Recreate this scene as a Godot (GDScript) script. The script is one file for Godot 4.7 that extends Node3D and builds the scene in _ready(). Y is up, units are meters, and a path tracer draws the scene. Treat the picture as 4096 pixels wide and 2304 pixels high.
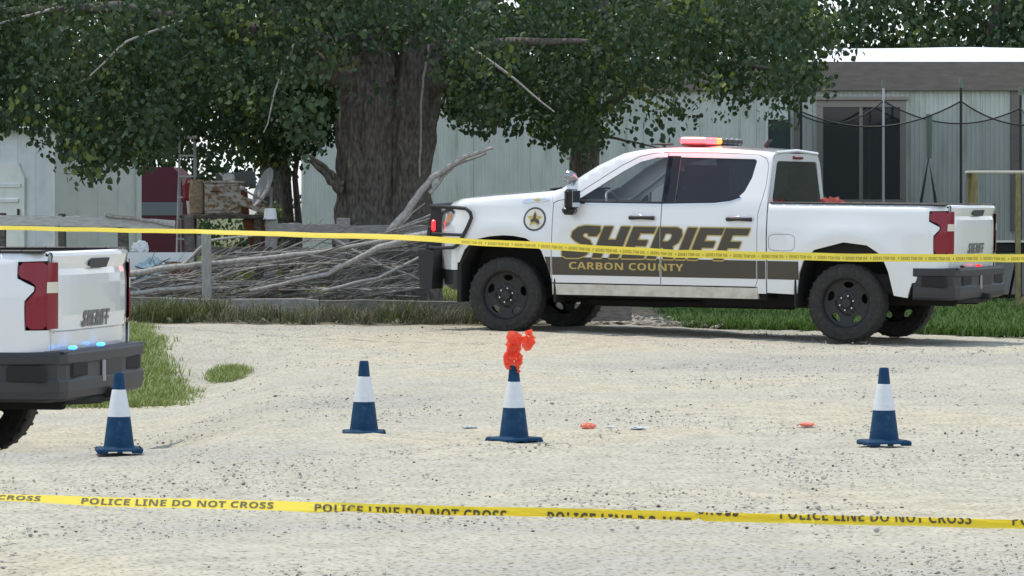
extends Node3D
# A gravel lot taped off with yellow tape: two white sheriff pickups, four blue cones, a brush pile, fence, shed, mobile home and cottonwoods.

var used := {}
var mats := {}
var rng := RandomNumberGenerator.new()
var nz := FastNoiseLite.new()
var nz2 := FastNoiseLite.new()


# ---------------------------------------------------------------- mesh collector
class B:
	var v := PackedVector3Array()
	var n := PackedVector3Array()
	var c := PackedColorArray()
	var uv := PackedVector2Array()

	func tri(a: Vector3, b: Vector3, d: Vector3, na: Vector3, nb: Vector3, nd: Vector3) -> void:
		var g := (d - a).cross(b - a)
		if g.dot(na + nb + nd) < 0.0:
			v.append(a); v.append(d); v.append(b)
			n.append(na); n.append(nd); n.append(nb)
		else:
			v.append(a); v.append(b); v.append(d)
			n.append(na); n.append(nb); n.append(nd)

	func flat(a: Vector3, b: Vector3, d: Vector3, away := Vector3.ZERO) -> void:
		var g := (d - a).cross(b - a)
		if g.length_squared() < 1e-16:
			return
		g = g.normalized()
		if away != Vector3.ZERO and g.dot((a + b + d) / 3.0 - away) < 0.0:
			g = -g
		tri(a, b, d, g, g, g)

	func quad(a: Vector3, b: Vector3, d: Vector3, e: Vector3, away := Vector3.ZERO) -> void:
		flat(a, b, d, away)
		flat(a, d, e, away)

	func squad(a: Vector3, b: Vector3, d: Vector3, e: Vector3, na: Vector3, nb: Vector3, nd: Vector3, ne: Vector3) -> void:
		tri(a, b, d, na, nb, nd)
		tri(a, d, e, na, nd, ne)

	func box(o: Vector3, s: Vector3, bev := 0.006, bs := Basis()) -> void:
		var h := s * 0.5
		var k := minf(bev, minf(h.x, minf(h.y, h.z)) * 0.9)
		var p := {}
		for sx in [-1, 1]:
			for sy in [-1, 1]:
				for sz in [-1, 1]:
					var q := Vector3(sx * h.x, sy * h.y, sz * h.z)
					p[Vector3i(sx, sy, sz)] = [o + bs * (q - Vector3(0, sy * k, sz * k)), o + bs * (q - Vector3(sx * k, 0, sz * k)), o + bs * (q - Vector3(sx * k, sy * k, 0))]
		for ax in 3:
			var u := (ax + 1) % 3
			var w := (ax + 2) % 3
			for s1 in [-1, 1]:
				var r := []
				for e in [[-1, -1], [1, -1], [1, 1], [-1, 1]]:
					var key := Vector3i.ZERO
					key[ax] = s1; key[u] = e[0]; key[w] = e[1]
					r.append(p[key][ax])
				quad(r[0], r[1], r[2], r[3], o)
				for s2 in [-1, 1]:
					var k1 := Vector3i.ZERO
					k1[ax] = s1; k1[u] = s2; k1[w] = -1
					var k2 := k1
					k2[w] = 1
					quad(p[k1][ax], p[k2][ax], p[k2][u], p[k1][u], o)
		for key in p:
			flat(p[key][0], p[key][1], p[key][2], o)

	func tube(pts: Array, rad: Array, seg := 8, caps := true, rough := 0.0, noise: FastNoiseLite = null) -> void:
		var m := pts.size()
		var up := Vector3(0.13, 0.31, 0.94).normalized()
		var rings := []
		var nors := []
		for i in m:
			var t: Vector3 = (pts[mini(i + 1, m - 1)] - pts[maxi(i - 1, 0)]).normalized()
			var a := up - t * up.dot(t)
			if a.length() < 0.05:
				a = Vector3.RIGHT - t * t.x
			a = a.normalized()
			up = a
			var b := t.cross(a)
			var ring := []
			var nor := []
			for j in seg:
				var an := TAU * j / seg
				var d := a * cos(an) + b * sin(an)
				var r: float = rad[i]
				if noise:
					var q: Vector3 = pts[i] + d * r
					r *= 1.0 + rough * noise.get_noise_3d(q.x * 2.2, q.y * 0.5, q.z * 2.2)
				ring.append(pts[i] + d * r)
				nor.append(d)
			rings.append(ring)
			nors.append(nor)
		if noise:
			for i in m:
				for j in seg:
					var du: Vector3 = rings[i][(j + 1) % seg] - rings[i][(j + seg - 1) % seg]
					var dv: Vector3 = rings[mini(i + 1, m - 1)][j] - rings[maxi(i - 1, 0)][j]
					var g := du.cross(dv).normalized()
					nors[i][j] = g if g.dot(nors[i][j]) > 0 else -g
		for i in m - 1:
			for j in seg:
				var k := (j + 1) % seg
				squad(rings[i][j], rings[i][k], rings[i + 1][k], rings[i + 1][j], nors[i][j], nors[i][k], nors[i + 1][k], nors[i + 1][j])
		if caps:
			for e in [0, m - 1]:
				for j in range(1, seg - 1):
					flat(rings[e][0], rings[e][j], rings[e][j + 1], pts[1] if e == 0 else pts[m - 2])

	# profile: Vector2(radius, along axis); ax: basis whose y is the axis
	func lathe(prof: Array, o: Vector3, ax := Basis(), seg := 32) -> void:
		for i in prof.size() - 1:
			var p: Vector2 = prof[i]
			var q: Vector2 = prof[i + 1]
			var d := (q - p).normalized()
			var nn := Vector2(d.y, -d.x)
			for j in seg:
				var a0 := TAU * j / seg
				var a1 := TAU * (j + 1) / seg
				var e0 := Vector3(cos(a0), 0, sin(a0))
				var e1 := Vector3(cos(a1), 0, sin(a1))
				var y := Vector3.UP
				squad(o + ax * (e0 * p.x + y * p.y), o + ax * (e1 * p.x + y * p.y), o + ax * (e1 * q.x + y * q.y), o + ax * (e0 * q.x + y * q.y),
					ax * (e0 * nn.x + y * nn.y), ax * (e1 * nn.x + y * nn.y), ax * (e1 * nn.x + y * nn.y), ax * (e0 * nn.x + y * nn.y))

	# flat polygon (in the xy plane of t) pushed out to thickness th along t's z
	func slab(poly: PackedVector2Array, th: float, t := Transform3D()) -> void:
		var idx := Geometry2D.triangulate_polygon(poly)
		var mid := Vector2.ZERO
		for q in poly:
			mid += q / poly.size()
		for i in range(0, idx.size(), 3):
			for s in [0.0, th]:
				var a: Array = []
				for k in 3:
					a.append(t * Vector3(poly[idx[i + k]].x, poly[idx[i + k]].y, s))
				var nn := (t.basis * Vector3(0, 0, 1 if s > 0 else -1)).normalized()
				tri(a[0], a[1], a[2], nn, nn, nn)
		for i in poly.size():
			var p := poly[i]
			var q := poly[(i + 1) % poly.size()]
			quad(t * Vector3(p.x, p.y, 0), t * Vector3(q.x, q.y, 0), t * Vector3(q.x, q.y, th), t * Vector3(p.x, p.y, th))

	func mesh() -> ArrayMesh:
		var m := ArrayMesh.new()
		if v.is_empty():
			return m
		var a := []
		a.resize(Mesh.ARRAY_MAX)
		a[Mesh.ARRAY_VERTEX] = v
		a[Mesh.ARRAY_NORMAL] = n
		if c.size() == v.size():
			a[Mesh.ARRAY_COLOR] = c
		m.add_surface_from_arrays(Mesh.PRIMITIVE_TRIANGLES, a)
		return m


# ---------------------------------------------------------------- nodes and materials
func numbered(called: String) -> String:
	var k: int = used.get(called, 0)
	used[called] = k + 1
	return called if k == 0 else "%s_%03d" % [called, k]

func tag(o: Node, label: String, category: String, group := "", kind := "") -> void:
	if label: o.set_meta("label", label)
	if category: o.set_meta("category", category)
	if group: o.set_meta("group", group)
	if kind: o.set_meta("kind", kind)

func thing(called: String, label: String, category: String, at := Vector3.ZERO, turn := 0.0, group := "") -> Node3D:
	var o := Node3D.new()
	o.name = numbered(called)
	add_child(o)
	o.position = at
	o.rotation.y = turn
	tag(o, label, category, group)
	return o

func put(b: B, called: String, m: Material, parent: Node = null) -> MeshInstance3D:
	return put_mesh(b.mesh(), called, m, parent)

func put_mesh(me: Mesh, called: String, m: Material, parent: Node = null) -> MeshInstance3D:
	var o := MeshInstance3D.new()
	o.mesh = me
	o.material_override = m
	o.name = called if parent else numbered(called)
	if parent:
		parent.add_child(o, true)
	else:
		add_child(o)
	return o

func lin(r: float, g: float, b: float) -> Color:
	return Color(r, g, b).linear_to_srgb()

func mat(r: float, g: float, b: float, rough := 0.8, metal := 0.0) -> StandardMaterial3D:
	var key := "%f %f %f %f %f" % [r, g, b, rough, metal]
	if not mats.has(key):
		var m := StandardMaterial3D.new()
		m.albedo_color = lin(r, g, b)
		m.roughness = rough
		m.metallic = metal
		mats[key] = m
	return mats[key]

func noise_tex(freq: float, cols: Array, size := 256, octaves := 4, stretch := false, sd := 3) -> NoiseTexture2D:
	var f := FastNoiseLite.new()
	f.seed = sd
	f.frequency = freq
	f.fractal_octaves = octaves
	var g := Gradient.new()
	var offs := PackedFloat32Array()
	var cc := PackedColorArray()
	for i in cols.size():
		offs.append(cols[i][0])
		cc.append(lin(cols[i][1], cols[i][2], cols[i][3]))
	g.offsets = offs
	g.colors = cc
	var t := NoiseTexture2D.new()
	t.width = size
	t.height = size
	t.seamless = true
	t.noise = f
	t.color_ramp = g
	return t

func grain(cols: Array, freq: float, scale: Vector3, rough := 0.85, world := false, sd := 3) -> StandardMaterial3D:
	var m := StandardMaterial3D.new()
	m.albedo_texture = noise_tex(freq, cols, 256, 4, false, sd)
	m.uv1_triplanar = true
	m.uv1_world_triplanar = world
	m.uv1_scale = scale
	m.roughness = rough
	return m

func glow(r: float, g: float, b: float, e: float) -> StandardMaterial3D:
	var m := StandardMaterial3D.new()
	m.albedo_color = lin(r * 0.6, g * 0.6, b * 0.6)
	m.emission_enabled = true
	m.emission = lin(r, g, b)
	m.emission_energy_multiplier = e
	m.roughness = 0.3
	return m

func pane(r: float, g: float, b: float, a: float) -> StandardMaterial3D:
	var m := StandardMaterial3D.new()
	var c := lin(r, g, b)
	c.a = a
	m.albedo_color = c
	m.roughness = 0.03
	m.transparency = BaseMaterial3D.TRANSPARENCY_ALPHA
	return m


# ---------------------------------------------------------------- lettering
# triangles of a line of text, flat in xy, its left end at 0, capitals `high` tall; sub splits them so that they bend
func letters(text: String, high: float, bold := true, sub := 0) -> PackedVector2Array:
	var f := SystemFont.new()
	f.font_names = PackedStringArray(["Droid Sans"])
	f.font_weight = 700 if bold else 400
	var t := TextMesh.new()
	t.text = text
	t.font = f
	t.font_size = 64
	t.depth = 0.0
	t.pixel_size = 0.01
	var a := t.surface_get_arrays(0)
	var vv: PackedVector3Array = a[Mesh.ARRAY_VERTEX]
	var nn: PackedVector3Array = a[Mesh.ARRAY_NORMAL]
	var ii = a[Mesh.ARRAY_INDEX]
	var out := PackedVector2Array()
	var lo := Vector2(1e9, 1e9)
	var hi := -lo
	var idx: Array = Array(ii) if ii != null and ii.size() else range(vv.size())
	for k in range(0, idx.size(), 3):
		if nn[idx[k]].z < 0.5:
			continue
		for j in 3:
			var p := vv[idx[k + j]]
			out.append(Vector2(p.x, p.y))
			lo = lo.min(Vector2(p.x, p.y))
			hi = hi.max(Vector2(p.x, p.y))
	var s := high / maxf(hi.y - lo.y, 1e-6)
	for k in out.size():
		out[k] = (out[k] - lo) * s
	for r in sub:
		var o2 := PackedVector2Array()
		for k in range(0, out.size(), 3):
			var p := out[k]; var q := out[k + 1]; var w := out[k + 2]
			var pq := (p + q) / 2; var qw := (q + w) / 2; var wp := (w + p) / 2
			o2.append_array(PackedVector2Array([p, pq, wp, pq, q, qw, wp, qw, w, pq, qw, wp]))
		out = o2
	return out

func wide(t: PackedVector2Array) -> float:
	var w := 0.0
	for p in t:
		w = maxf(w, p.x)
	return w

# block letters of the door word, drawn on a 1 x 1.4 cell, sheared afterwards; each entry is [outline, hole or null, advance]
func word_shapes() -> Array:
	var S := PackedVector2Array([Vector2(1.02, 1.40), Vector2(0.42, 1.42), Vector2(0.16, 1.34), Vector2(0.02, 1.14), Vector2(0.05, 0.92), Vector2(0.22, 0.76), Vector2(0.52, 0.60), Vector2(0.58, 0.48), Vector2(0.50, 0.36), Vector2(0.30, 0.34), Vector2(0.24, 0.44), Vector2(0.30, 0.52), Vector2(-0.04, 0.52), Vector2(-0.10, 0.30), Vector2(-0.02, 0.08), Vector2(0.18, -0.02), Vector2(0.62, -0.02), Vector2(0.88, 0.10), Vector2(1.00, 0.32), Vector2(0.98, 0.58), Vector2(0.82, 0.78), Vector2(0.52, 0.92), Vector2(0.46, 1.02), Vector2(0.54, 1.10), Vector2(0.66, 1.06), Vector2(0.70, 0.96), Vector2(1.02, 0.96), Vector2(1.10, 1.16)])
	var H := PackedVector2Array([Vector2(0, 0), Vector2(0.36, 0), Vector2(0.36, 0.52), Vector2(0.66, 0.52), Vector2(0.66, 0), Vector2(1.02, 0), Vector2(1.02, 1.4), Vector2(0.66, 1.4), Vector2(0.66, 0.82), Vector2(0.36, 0.82), Vector2(0.36, 1.4), Vector2(0, 1.4)])
	var E := PackedVector2Array([Vector2(0, 0), Vector2(0.86, 0), Vector2(0.86, 0.30), Vector2(0.36, 0.30), Vector2(0.36, 0.56), Vector2(0.76, 0.56), Vector2(0.76, 0.82), Vector2(0.36, 0.82), Vector2(0.36, 1.12), Vector2(0.88, 1.12), Vector2(0.88, 1.4), Vector2(0, 1.4)])
	var R := PackedVector2Array([Vector2(0, 0), Vector2(0.36, 0), Vector2(0.36, 0.50), Vector2(0.48, 0.50), Vector2(0.64, 0), Vector2(1.04, 0), Vector2(0.82, 0.58), Vector2(0.98, 0.74), Vector2(1.02, 1.06), Vector2(0.92, 1.30), Vector2(0.72, 1.4), Vector2(0, 1.4)])
	var Rh := PackedVector2Array([Vector2(0.36, 0.78), Vector2(0.56, 0.78), Vector2(0.64, 0.88), Vector2(0.64, 1.04), Vector2(0.56, 1.13), Vector2(0.36, 1.13)])
	var I := PackedVector2Array([Vector2(0, 0), Vector2(0.36, 0), Vector2(0.36, 1.4), Vector2(0, 1.4)])
	var F := PackedVector2Array([Vector2(0, 0), Vector2(0.36, 0), Vector2(0.36, 0.54), Vector2(0.78, 0.54), Vector2(0.78, 0.82), Vector2(0.36, 0.82), Vector2(0.36, 1.10), Vector2(0.92, 1.10), Vector2(0.92, 1.4), Vector2(0, 1.4)])
	return [[S, null, 1.16], [H, null, 1.14], [E, null, 0.97], [R, Rh, 1.12], [I, null, 0.47], [F, null, 0.98], [F, null, 0.95]]


# ---------------------------------------------------------------- the pickup
# own axes: x runs to the tail, y up, z out of the driver's side; the front axle is at x = 0
const TOP := [[-0.86, 1.27], [-0.78, 1.325], [-0.70, 1.372], [-0.56, 1.412], [-0.15, 1.450], [0.30, 1.490], [0.53, 1.512], [0.62, 1.555], [0.954, 1.774], [1.22, 1.905], [1.487, 1.956], [1.84, 1.975], [2.2, 1.974], [2.49, 1.962], [2.80, 1.942], [2.90, 1.93]]

func along(table: Array, x: float) -> float:
	if x <= table[0][0]:
		return table[0][1]
	for i in table.size() - 1:
		if x <= table[i + 1][0]:
			return lerpf(table[i][1], table[i + 1][1], (x - table[i][0]) / (table[i + 1][0] - table[i][0]))
	return table[-1][1]

const BODY := [[0.30, 0.93], [0.42, 0.955], [0.55, 0.975], [0.72, 0.988], [0.90, 0.998], [1.05, 1.006], [1.16, 1.004], [1.24, 0.992], [1.34, 0.978], [1.41, 0.962], [1.50, 0.925], [1.87, 0.785], [1.98, 0.735]]

func skin(x: float, y: float) -> float:
	var z := along(BODY, y)
	# smooth crease towards the belt, flares round the wheels
	for wx in [0.0, 3.745]:
		var d := Vector2(x - wx, (y - 0.42) * 0.98).length()
		z += 0.028 * exp(-pow((d - 0.66) / 0.13, 2.0))
	if x < -0.25:
		z -= 0.42 * pow(clampf((-0.25 - x) / 0.65, 0, 1.2), 2.6)
	if x > 4.55:
		z -= 0.10 * pow((x - 4.55) / 0.26, 3.0)
	# round over to hood, roof or bed rail
	var r := 0.085 if x < 0.6 else 0.06
	var top := along(TOP, x)
	if x > 2.9:
		top = 1.412
		r = 0.03
	var dd := top - y
	if dd < r:
		dd = maxf(dd, 0.0)
		z -= r - sqrt(maxf(r * r - (r - dd) * (r - dd), 0.0))
	return z

func skin_n(x: float, y: float, side: float) -> Vector3:
	var e := 0.012
	var dx := (skin(x + e, y) - skin(x - e, y)) / (2 * e)
	var dy := (skin(x, y + e) - skin(x, y - e)) / (2 * e)
	return Vector3(-dx, -dy, side).normalized()

func skin_p(x: float, y: float, side: float, off := 0.0) -> Vector3:
	var p := Vector3(x, y, side * skin(x, y))
	return p + skin_n(x, y, side) * off if off != 0.0 else p

# a piece of the body side: outline (and holes) in side view, laid on the skin, its rim turned in by `lip`
func panel(b: B, outer: PackedVector2Array, holes: Array, side: float, off := 0.0, lip := 0.03, cell := 0.07) -> void:
	var lo := outer[0]
	var hi := outer[0]
	for p in outer:
		lo = lo.min(p)
		hi = hi.max(p)
	var ix := int(floor(lo.x / cell))
	while ix * cell < hi.x:
		var iy := int(floor(lo.y / cell))
		while iy * cell < hi.y:
			var q := Vector2(ix * cell, iy * cell)
			var sq := PackedVector2Array([q, q + Vector2(cell, 0), q + Vector2(cell, cell), q + Vector2(0, cell)])
			var bits := Geometry2D.intersect_polygons(sq, outer)
			for h in holes:
				var next: Array[PackedVector2Array] = []
				for bit in bits:
					for piece in Geometry2D.clip_polygons(bit, h):
						if not Geometry2D.is_polygon_clockwise(piece):
							next.append(piece)
				bits = next
			for bit in bits:
				var idx := Geometry2D.triangulate_polygon(bit)
				for k in range(0, idx.size(), 3):
					var a := bit[idx[k]]; var d := bit[idx[k + 1]]; var e := bit[idx[k + 2]]
					b.tri(skin_p(a.x, a.y, side, off), skin_p(d.x, d.y, side, off), skin_p(e.x, e.y, side, off), skin_n(a.x, a.y, side), skin_n(d.x, d.y, side), skin_n(e.x, e.y, side))
			iy += 1
		ix += 1
	if lip > 0.0:
		for loop in [outer] + holes:
			var m: int = loop.size()
			for i in m:
				var p: Vector2 = loop[i]
				var q: Vector2 = loop[(i + 1) % m]
				var steps := maxi(1, int(p.distance_to(q) / 0.1))
				for s in steps:
					var u := p.lerp(q, float(s) / steps)
					var w := p.lerp(q, float(s + 1) / steps)
					var a := skin_p(u.x, u.y, side, off)
					var d := skin_p(w.x, w.y, side, off)
					var inw := Vector3(0, 0, -side * lip)
					b.quad(a, d, d + inw, a + inw)

func poly(list: Array) -> PackedVector2Array:
	var p := PackedVector2Array()
	for q in list:
		p.append(Vector2(q[0], q[1]))
	if Geometry2D.is_polygon_clockwise(p):
		p.reverse()
	return p

func grown(p: PackedVector2Array, by: float) -> PackedVector2Array:
	return Geometry2D.offset_polygon(p, by, Geometry2D.JOIN_ROUND)[0]

# a sheet from the left skin to the right one along x, arched by crown
func sheet(b: B, xs: Array, ys: Array, zs: Array, crown: Array, nacross := 14) -> void:
	var g := []
	for i in xs.size():
		var row := []
		for j in nacross + 1:
			var t := 2.0 * j / nacross - 1.0
			row.append(Vector3(xs[i], ys[i] + crown[i] * (1.0 - t * t), zs[i] * t))
		g.append(row)
	var nn := []
	for i in xs.size():
		var row := []
		for j in nacross + 1:
			var du: Vector3 = g[mini(i + 1, xs.size() - 1)][j] - g[maxi(i - 1, 0)][j]
			var dv: Vector3 = g[i][mini(j + 1, nacross)] - g[i][maxi(j - 1, 0)]
			var w := dv.cross(du).normalized()
			row.append(w if w.y >= 0 else -w)
		nn.append(row)
	for i in xs.size() - 1:
		for j in nacross:
			b.squad(g[i][j], g[i + 1][j], g[i + 1][j + 1], g[i][j + 1], nn[i][j], nn[i + 1][j], nn[i + 1][j + 1], nn[i][j + 1])

const ARCH_F := [[0.555, 0.40], [0.545, 0.52], [0.515, 0.67], [0.43, 0.88], [0.25, 1.01], [0.0, 1.035], [-0.28, 0.995], [-0.45, 0.875], [-0.52, 0.71], [-0.545, 0.52]]
const ARCH_R := [[4.255, 0.49], [4.20, 0.73], [4.13, 0.90], [3.98, 0.995], [3.73, 1.022], [3.42, 0.94], [3.30, 0.82], [3.255, 0.70], [3.225, 0.48]]

func wheel(parent: Node3D, x: float, side: float, steer: float, M: Dictionary) -> void:
	var w := Node3D.new()
	w.name = "wheel"
	parent.add_child(w, true)
	w.position = Vector3(x, 0.402, side * 0.865)
	w.rotation.y = (0.0 if side > 0 else PI) + steer
	var ax := Basis(Vector3.RIGHT, PI / 2)   # own y becomes z, outwards
	var b := B.new()
	b.lathe([Vector2(0.238, -0.11), Vector2(0.30, -0.13), Vector2(0.365, -0.128), Vector2(0.392, -0.105), Vector2(0.402, -0.06), Vector2(0.402, 0.06), Vector2(0.394, 0.10), Vector2(0.370, 0.124), Vector2(0.31, 0.134), Vector2(0.268, 0.126), Vector2(0.246, 0.105)], Vector3.ZERO, ax, 48)
	for k in 60:                      # shoulder lugs
		var a := TAU * k / 60
		b.box(Vector3(cos(a) * 0.391, sin(a) * 0.391, 0.085 * (1 if k % 2 else -1)), Vector3(0.026, 0.02, 0.05), 0.003, Basis(Vector3.BACK, a))
	put(b, "tyre", M.rubber, w)
	# rim: dished disc with five slots
	b = B.new()
	var disc := PackedVector2Array()
	for k in 60:
		disc.append(Vector2.from_angle(TAU * k / 60) * 0.243)
	var slots := []
	for k in 5:
		var ca := Vector2.from_angle(TAU * (k + 0.2) / 5)
		var sl := PackedVector2Array()
		for j in 16:
			var e := TAU * j / 16
			sl.append(ca * 0.186 + ca * cos(e) * 0.033 + ca.orthogonal() * sin(e) * (0.052 + 0.010 * cos(e)))
		if Geometry2D.is_polygon_clockwise(sl):
			sl.reverse()
		slots.append(sl)
	var cell := 0.03
	for gx in range(-9, 9):
		for gy in range(-9, 9):
			var q := Vector2(gx, gy) * cell
			var bits := Geometry2D.intersect_polygons(PackedVector2Array([q, q + Vector2(cell, 0), q + Vector2(cell, cell), q + Vector2(0, cell)]), disc)
			for s in slots:
				var next: Array[PackedVector2Array] = []
				for bit in bits:
					next.append_array(Geometry2D.clip_polygons(bit, s))
				bits = next
			for bit in bits:
				var idx := Geometry2D.triangulate_polygon(bit)
				for k in range(0, idx.size(), 3):
					var pp := []
					var nn := []
					for j in 3:
						var c := bit[idx[k + j]]
						pp.append(Vector3(c.x, c.y, rim_z(c.length())))
						var dz := (rim_z(c.length() + 0.004) - rim_z(c.length() - 0.004)) / 0.008
						nn.append(Vector3(-dz * c.normalized().x, -dz * c.normalized().y, 1).normalized())
					b.tri(pp[0], pp[1], pp[2], nn[0], nn[1], nn[2])
	for s in slots:
		for j in s.size():
			var p: Vector2 = s[j]
			var q: Vector2 = s[(j + 1) % s.size()]
			var zp := rim_z(p.length())
			var zq := rim_z(q.length())
			b.quad(Vector3(p.x, p.y, zp), Vector3(q.x, q.y, zq), Vector3(q.x, q.y, zq - 0.03), Vector3(p.x, p.y, zp - 0.03))
	b.lathe([Vector2(0.241, 0.06), Vector2(0.241, 0.100), Vector2(0.250, 0.114), Vector2(0.258, 0.108), Vector2(0.250, 0.02), Vector2(0.235, -0.10)], Vector3.ZERO, ax, 48)
	var r := put(b, "rim", M.black_steel, w)
	b = B.new()
	b.lathe([Vector2(0.0, 0.098), Vector2(0.046, 0.096), Vector2(0.055, 0.085), Vector2(0.055, 0.04)], Vector3.ZERO, ax, 20)
	put(b, "hub_cap", M.black_plastic, r)
	for k in 6:
		b = B.new()
		var a := TAU * (k + 0.3) / 6
		b.lathe([Vector2(0.0, 0.078), Vector2(0.008, 0.077), Vector2(0.010, 0.070), Vector2(0.011, 0.05)], Vector3(cos(a) * 0.074, sin(a) * 0.074, 0), ax, 8)
		put(b, "lug_nut", M.chrome, r)

func rim_z(r: float) -> float:
	return along([[0.0, 0.052], [0.10, 0.052], [0.125, 0.030], [0.16, 0.038], [0.22, 0.045], [0.232, 0.058], [0.243, 0.062]], r)

func pickup(called: String, label: String, at: Vector3, turn: float, pitch: float, lit: String, M: Dictionary) -> Node3D:
	var t := thing(called, label, "pickup truck", at, turn, "sheriff pickups")
	t.rotation.z = pitch
	var door_f := poly([[0.546, 0.55], [1.742, 0.55], [1.742, 1.918], [1.60, 1.912], [1.43, 1.872], [1.25, 1.78], [0.95, 1.58], [0.76, 1.455], [0.70, 1.42], [0.60, 1.405], [0.546, 1.38]])
	var door_r := poly([[1.752, 0.55], [2.775, 0.55], [2.795, 0.60], [2.795, 1.30], [2.83, 1.45], [2.852, 1.60], [2.852, 1.80], [2.82, 1.865], [2.73, 1.904], [2.3, 1.918], [1.752, 1.918]])
	var glass_f := poly([[0.80, 1.400], [0.83, 1.432], [0.90, 1.478], [1.27, 1.720], [1.446, 1.820], [1.622, 1.868], [1.80, 1.874], [1.80, 1.400]])
	var glass_r := poly([[1.885, 1.400], [1.885, 1.874], [2.70, 1.860], [2.722, 1.84], [2.692, 1.667], [2.63, 1.525], [2.58, 1.475], [2.48, 1.440], [2.321, 1.418]])
	for side in [1.0, -1.0]:
		# fender with its wheel arch
		var b := B.new()
		var fl := [[-0.545, 0.74], [-0.86, 0.86], [-0.87, 1.26], [-0.78, 1.325], [-0.70, 1.372], [-0.56, 1.412], [-0.35, 1.4305], [-0.15, 1.450], [0.08, 1.470], [0.30, 1.490], [0.50, 1.509], [0.538, 1.37], [0.538, 0.575], [0.515, 0.67], [0.43, 0.88], [0.36, 0.95], [0.25, 1.01], [0.12, 1.03], [0.0, 1.035], [-0.15, 1.022], [-0.28, 0.995], [-0.38, 0.94], [-0.45, 0.875], [-0.52, 0.74]]
		var fender := put(b_panel(poly(fl), [], side), "fender", M.paint, t)
		# cab side, doors
		var cab := poly([[0.50, 1.509], [0.62, 1.555], [0.78, 1.66], [0.954, 1.774], [1.09, 1.842], [1.22, 1.905], [1.35, 1.934], [1.487, 1.956], [1.66, 1.967], [1.84, 1.975], [2.2, 1.974], [2.49, 1.962], [2.80, 1.942], [2.893, 1.93], [2.893, 0.48], [2.801, 0.48], [2.801, 0.545], [0.54, 0.545], [0.538, 1.38]])
		b = B.new()
		panel(b, cab, [grown(door_f, 0.008), grown(door_r, 0.006)], side)
		put(b, "cab_side", M.paint, t)
		b = B.new()
		panel(b, door_f, [glass_f], side, 0.0)
		var df := put(b, "front_door", M.paint, t)
		b = B.new()
		panel(b, door_r, [glass_r], side, 0.0)
		var dr := put(b, "rear_door", M.paint, t)
		b = B.new()
		panel(b, grown(glass_f, 0.003), [], side, -0.012, 0.0)
		put(b, "window", M.glass_front, df)
		b = B.new()
		panel(b, grown(glass_r, 0.003), [], side, -0.012, 0.0)
		put(b, "window", M.glass_rear, dr)
		b = B.new()
		panel(b, poly([[1.80, 1.39], [1.741, 1.39], [1.741, 1.885], [1.80, 1.885]]), [], side, 0.003, 0.01)
		panel(b, poly([[0.79, 1.386], [0.79, 1.400], [1.742, 1.400], [1.742, 1.386]]), [], side, 0.004, 0.01)
		put(b, "window_trim", M.black_gloss, df)
		b = B.new()
		panel(b, poly([[1.885, 1.39], [1.753, 1.39], [1.753, 1.885], [1.885, 1.885]]), [], side, 0.003, 0.01)
		panel(b, poly([[1.753, 1.386], [1.753, 1.400], [2.321, 1.418], [2.48, 1.440], [2.58, 1.475], [2.60, 1.462], [2.49, 1.424], [2.321, 1.402]]), [], side, 0.004, 0.01)
		put(b, "window_trim", M.black_gloss, dr)
		b = B.new()
		panel(b, poly([[0.80, 1.374], [0.80, 1.386], [1.742, 1.386], [1.742, 1.374]]), [], side, 0.005, 0.01)
		put(b, "belt_moulding", M.chrome, df)
		b = B.new()
		panel(b, poly([[1.753, 1.374], [1.753, 1.386], [2.321, 1.402], [2.49, 1.424], [2.60, 1.462], [2.605, 1.452], [2.50, 1.414], [2.325, 1.390]]), [], side, 0.005, 0.01)
		put(b, "belt_moulding", M.chrome, dr)
		for hd in [[df, 1.407], [dr, 2.472]]:
			b = B.new()
			var hx: float = hd[1]
			var pts := []
			var rad := []
			for k in 9:
				var u := k / 8.0
				pts.append(skin_p(hx + 0.27 * u, 1.238 - 0.004 * sin(u * PI), side, 0.012 + 0.034 * sin(u * PI)))
				rad.append(0.016 + 0.006 * absf(u - 0.5) * 2)
			b.tube(pts, rad, 10)
			var hn := put(b, "handle", M.black_plastic, hd[0])
			b = B.new()
			pts = []
			rad = []
			for k in 7:
				var u := k / 6.0
				pts.append(skin_p(hx + 0.06 + 0.15 * u, 1.258, side, 0.018 + 0.024 * sin(u * PI)))
				rad.append(0.010)
			b.tube(pts, rad, 8)
			put(b, "chrome_strip", M.chrome, hn)
		# rocker, dusty from the road
		b = B.new()
		panel(b, poly([[0.545, 0.425], [2.80, 0.425], [2.80, 0.538], [0.545, 0.538]]), [], side, 0.006, 0.06)
		put(b, "rocker_panel", M.dusty, t)
		# bed side
		b = B.new()
		panel(b, poly([[2.907, 0.49], [2.907, 1.412], [4.79, 1.412], [4.79, 1.355], [4.617, 1.350], [4.617, 1.245], [4.724, 1.19], [4.724, 1.165], [4.667, 1.10], [4.667, 0.912], [4.80, 0.912], [4.80, 0.70], [4.45, 0.62], [4.40, 0.47]] + ARCH_R), [], side)
		var bed := put(b, "bed_side", M.paint, t)
		b = B.new()
		var fp := PackedVector2Array()
		for k in 24:
			var e := TAU * k / 24
			fp.append(Vector2(3.066 + 0.146 * signf(cos(e)) * pow(absf(cos(e)), 0.5), 1.008 + 0.088 * signf(sin(e)) * pow(absf(sin(e)), 0.5)))
		panel(b, fp, [grown(fp, -0.006)], side, 0.0015, 0.0)
		put(b, "fuel_door_seam", M.seam, bed)
		b = B.new()
		var rail := []
		for k in 14:
			rail.append(Vector3(2.92 + 1.86 * k / 13.0, 1.415, side * 0.925))
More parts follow.
